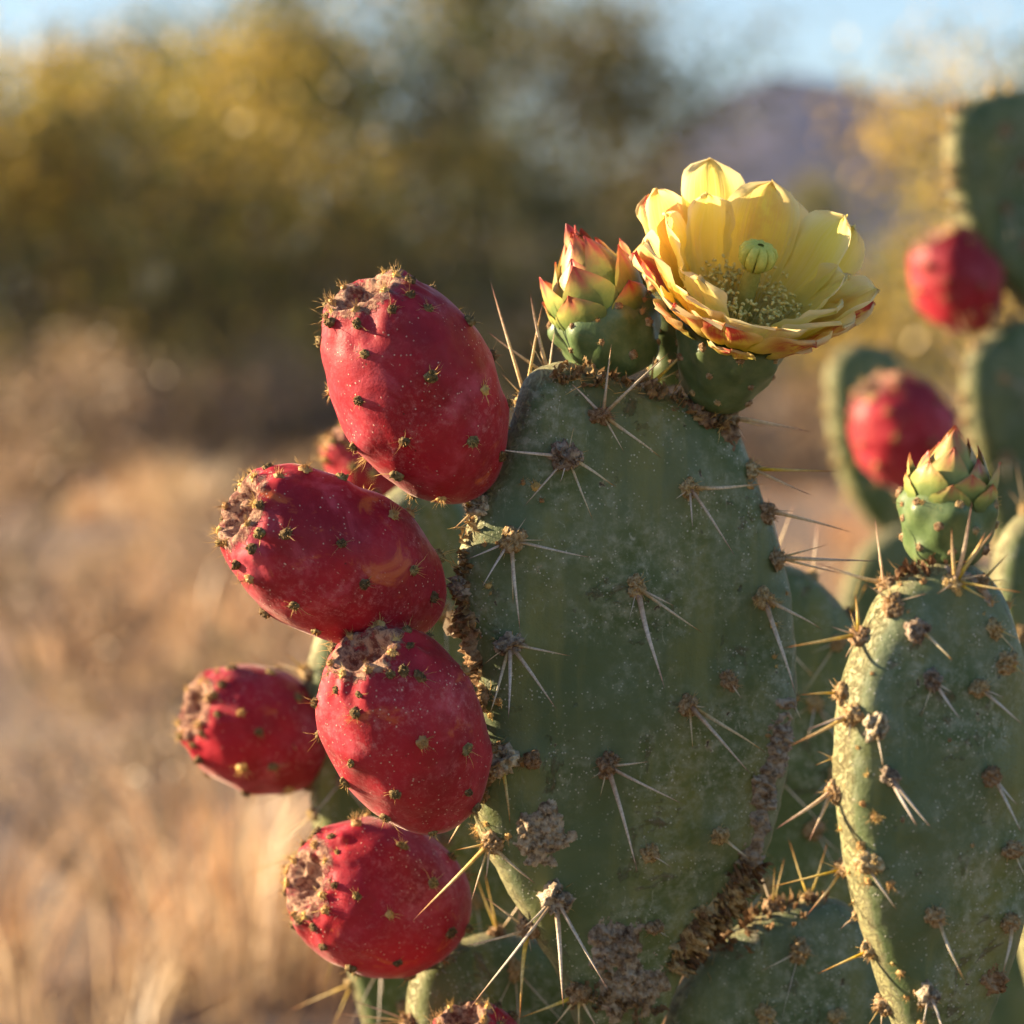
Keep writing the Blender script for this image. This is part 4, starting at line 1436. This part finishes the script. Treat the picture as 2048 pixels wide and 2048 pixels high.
pg = make_pad(G, G_out, 0.880, 24, -2, 0.0112, 11, PAD, 260, 54, [(c[0], c[1]) for c in G_cl])
rngG = random.Random(9)
for px, py, tips, sc, kind, gold in G_cl:
    cluster(pg, px, py, tips, sc, kind, gold, rng=rngG)
for px, py, tips, sc in [
    (1773, 1171, [(1749, 1033), (1634, 1133), (1760, 1110)], .8),
    (1722, 1273, [(1561, 1298), (1659, 1255), (1690, 1317), (1717, 1188), (1699, 1219)], .8),
    (1685, 1387, [(1601, 1387), (1655, 1358)], .85),
    (1671, 1581, [(1552, 1662), (1619, 1683), (1630, 1585)], .85),
    (1653, 1517, [(1630, 1530), (1635, 1500)], .4),
    (1683, 1735, [(1539, 1775), (1619, 1834), (1636, 1720)], .9),
    (1698, 1836, [(1680, 1855)], .4),
    (1721, 1905, [(1636, 1947), (1695, 1925)], .75),
    (1770, 2007, [(1735, 2058), (1765, 2056)], .8),
    (1986, 1256, [(2049, 1283), (2034, 1307)], .8),
    (1960, 1165, [(2016, 1107), (2010, 1160)], .7)]:
    cluster(pg, px, py, tips, sc, 'pad', True, (-0.15, 0.3), rng=rngG)
scab(pg, [(1990, 1920), (2010, 2000)], 80, .0028, CORK_BROWN, 23, ragged=.8)
scab(pg, [(1880, 1140), (1950, 1160), (1990, 1220)], 24, .0016, CORK, 25, ragged=.7)
rim_tufts(pg, 60, 265, 34, 53)
debris(pg, [(1800, 1155), (1870, 1125), (1930, 1130)], 12, 45, 14, up=.003)
bud(G, (1886, 1128), (1914, 866), 0.880, 0.872, 172, 5, 'green bud with red-tipped scales on top of the narrow pad', 0.56, 0.75,
    [(6, 1.02, -.14, .40, .52, -4), (6, 1.0, .0, .52, .62, 2), (6, .90, .06, .72, .70, 12), (4, .72, .12, .92, .80, 18), (3, .48, .18, .90, .8, 18)])
make_pad(G, ell(1880, 2750, 330, 680), .898, 10, 4, .014, 13, PAD, 100, 18)
make_pad(G, ell(1860, 4080, 420, 760), .91, -14, -4, .018, 14, PAD, 100, 18)
pj = make_pad(G, [(2005, 1060), (2090, 1010), (2190, 1080), (2260, 1300), (2280, 1600), (2230, 1900), (2130, 2100), (2060, 2000), (2020, 1700), (1985, 1400), (1985, 1200)], 1.18, 20, 0, .011, 15, PAD_FAR, 120, 20)
random_clusters(pj, 10, 15)
rim_clusters(pj, 95, 250, 10, 16)

# ---- C: the cactus behind
C = plant(900, 1.12, 'slightly blurred prickly pear cactus behind the fruiting one, a red fruit on its rim')
pb = make_pad(C, [(800, 965), (880, 950), (950, 1060), (1010, 1300), (1040, 1600), (1020, 1900), (950, 2150), (860, 2260), (770, 2160), (700, 1950), (648, 1760), (622, 1580), (610, 1400), (640, 1250), (715, 1070)], 1.12, 20, -2, .011, 17, PAD_FAR, 180, 30)
random_clusters(pb, 14, 21)
rim_clusters(pb, 95, 260, 14, 22, L=(.012, .034))
fruit(C, (660, 1515), (388, 1412), 1.12, 1.09, 248, 7, 'softly blurred red fruit on the rim of the pad behind', detail=.7)
fruit(C, (790, 1010), (672, 872), 1.17, 1.16, 128, 8, 'small pinkish fruit blurred behind the gap between two red fruits', detail=.6)
pb2 = make_pad(C, [(822, 1985), (870, 1915), (990, 1870), (1140, 1910), (1230, 2100), (1220, 2350), (1130, 2560), (1000, 2600), (890, 2420), (835, 2200)], 1.04, 26, 0, .011, 18, PAD_FAR, 140, 24)
random_clusters(pb2, 8, 23)
rim_clusters(pb2, 80, 220, 8, 24)
pe = make_pad(C, [(1565, 1120), (1640, 1170), (1720, 1265), (1765, 1420), (1785, 1620), (1770, 1900), (1710, 2200), (1600, 2400), (1490, 2300), (1430, 2000), (1415, 1600), (1450, 1300), (1500, 1165)], 1.10, 8, 2, .011, 19, PAD_FAR, 160, 26)
random_clusters(pe, 16, 25)
rim_clusters(pe, 30, 130, 8, 26)
make_pad(C, ell(1150, 3000, 420, 760), 1.13, 6, 3, .014, 20, PAD_FAR, 90, 16)
make_pad(C, ell(1120, 4100, 420, 720), 1.13, -12, -3, .018, 21, PAD_FAR, 90, 16)
make_pad(C, ell(1420, 2700, 330, 460, tl=.7), 1.14, 12, 3, .014, 22, PAD_FAR, 90, 16)

# ---- D: the blurred cactus at the back
D = plant(2080, 1.67, 'strongly blurred tall prickly pear cactus with two red fruits')
ph = make_pad(D, [(1897, 305), (1905, 235), (1950, 195), (2050, 180), (2170, 205), (2250, 340), (2260, 540), (2190, 690), (2110, 690), (2040, 610), (1975, 535), (1925, 440)], 1.66, 26, 0, .012, 31, PAD_FAR, 140, 24)
random_clusters(ph, 10, 31)
rim_clusters(ph, 70, 240, 14, 32, L=(.014, .032))
pi_ = make_pad(D, [(1925, 760), (1950, 690), (2040, 640), (2150, 680), (2220, 860), (2190, 1080), (2110, 1230), (2040, 1230), (1985, 1080), (1945, 920)], 1.65, 26, 0, .012, 32, PAD_FAR, 140, 24)
random_clusters(pi_, 10, 33)
rim_clusters(pi_, 90, 240, 12, 34, L=(.014, .03))
fruit(D, (1965, 660), (1868, 470), 1.655, 1.64, 180, 9, 'strongly blurred red fruit hanging below the uppermost pad', detail=.6)
fruit(D, (1870, 980), (1752, 768), 1.60, 1.58, 206, 10, 'strongly blurred red fruit behind the green bud', detail=.6)
pk = make_pad(D, [(1655, 740), (1705, 690), (1780, 700), (1850, 800), (1905, 960), (1890, 1080), (1800, 1090), (1710, 1010), (1665, 880)], 2.0, 22, 0, .012, 33, PAD_FAR, 100, 18)
rim_clusters(pk, 80, 230, 8, 36)
make_pad(D, ell(2040, 1500, 210, 430), 1.67, 15, 2, .014, 34, PAD_FAR, 90, 16)
make_pad(D, ell(2020, 2300, 260, 500), 1.68, 5, -2, .016, 35, PAD_FAR, 90, 16)
make_pad(D, ell(2000, 3200, 300, 640), 1.70, -8, 2, .02, 36, PAD_FAR, 90, 16)
make_pad(D, ell(1900, 1400, 190, 420, tl=-.35), 1.90, 15, 2, .014, 37, PAD_FAR, 90, 16)

# ------------------------------------------------------------------ haze
def haze():
    s = NB('haze_air')
    vol = s.n('VolumePrincipled')
    vol.inputs['Color'].default_value = (0.38, 0.50, 1.0, 1)
    vol.inputs['Density'].default_value = 0.00011
    vol.inputs['Anisotropy'].default_value = 0.2
    s.t.links.new(vol.outputs[0], s.o.inputs['Volume'])
    x, y0, y1, z0, z1 = 2450, -2450, 2450, -3.0, 190.0
    v = [(sx * x, y, z) for z in (z0, z1) for y in (y0, y1) for sx in (-1, 1)]
    f = [(0, 2, 3, 1), (4, 5, 7, 6), (0, 1, 5, 4), (2, 6, 7, 3), (0, 4, 6, 2), (1, 3, 7, 5)]
    tag(obj('haze', mesh_data('haze', v, f, s.m, False)), kind='stuff')
haze()
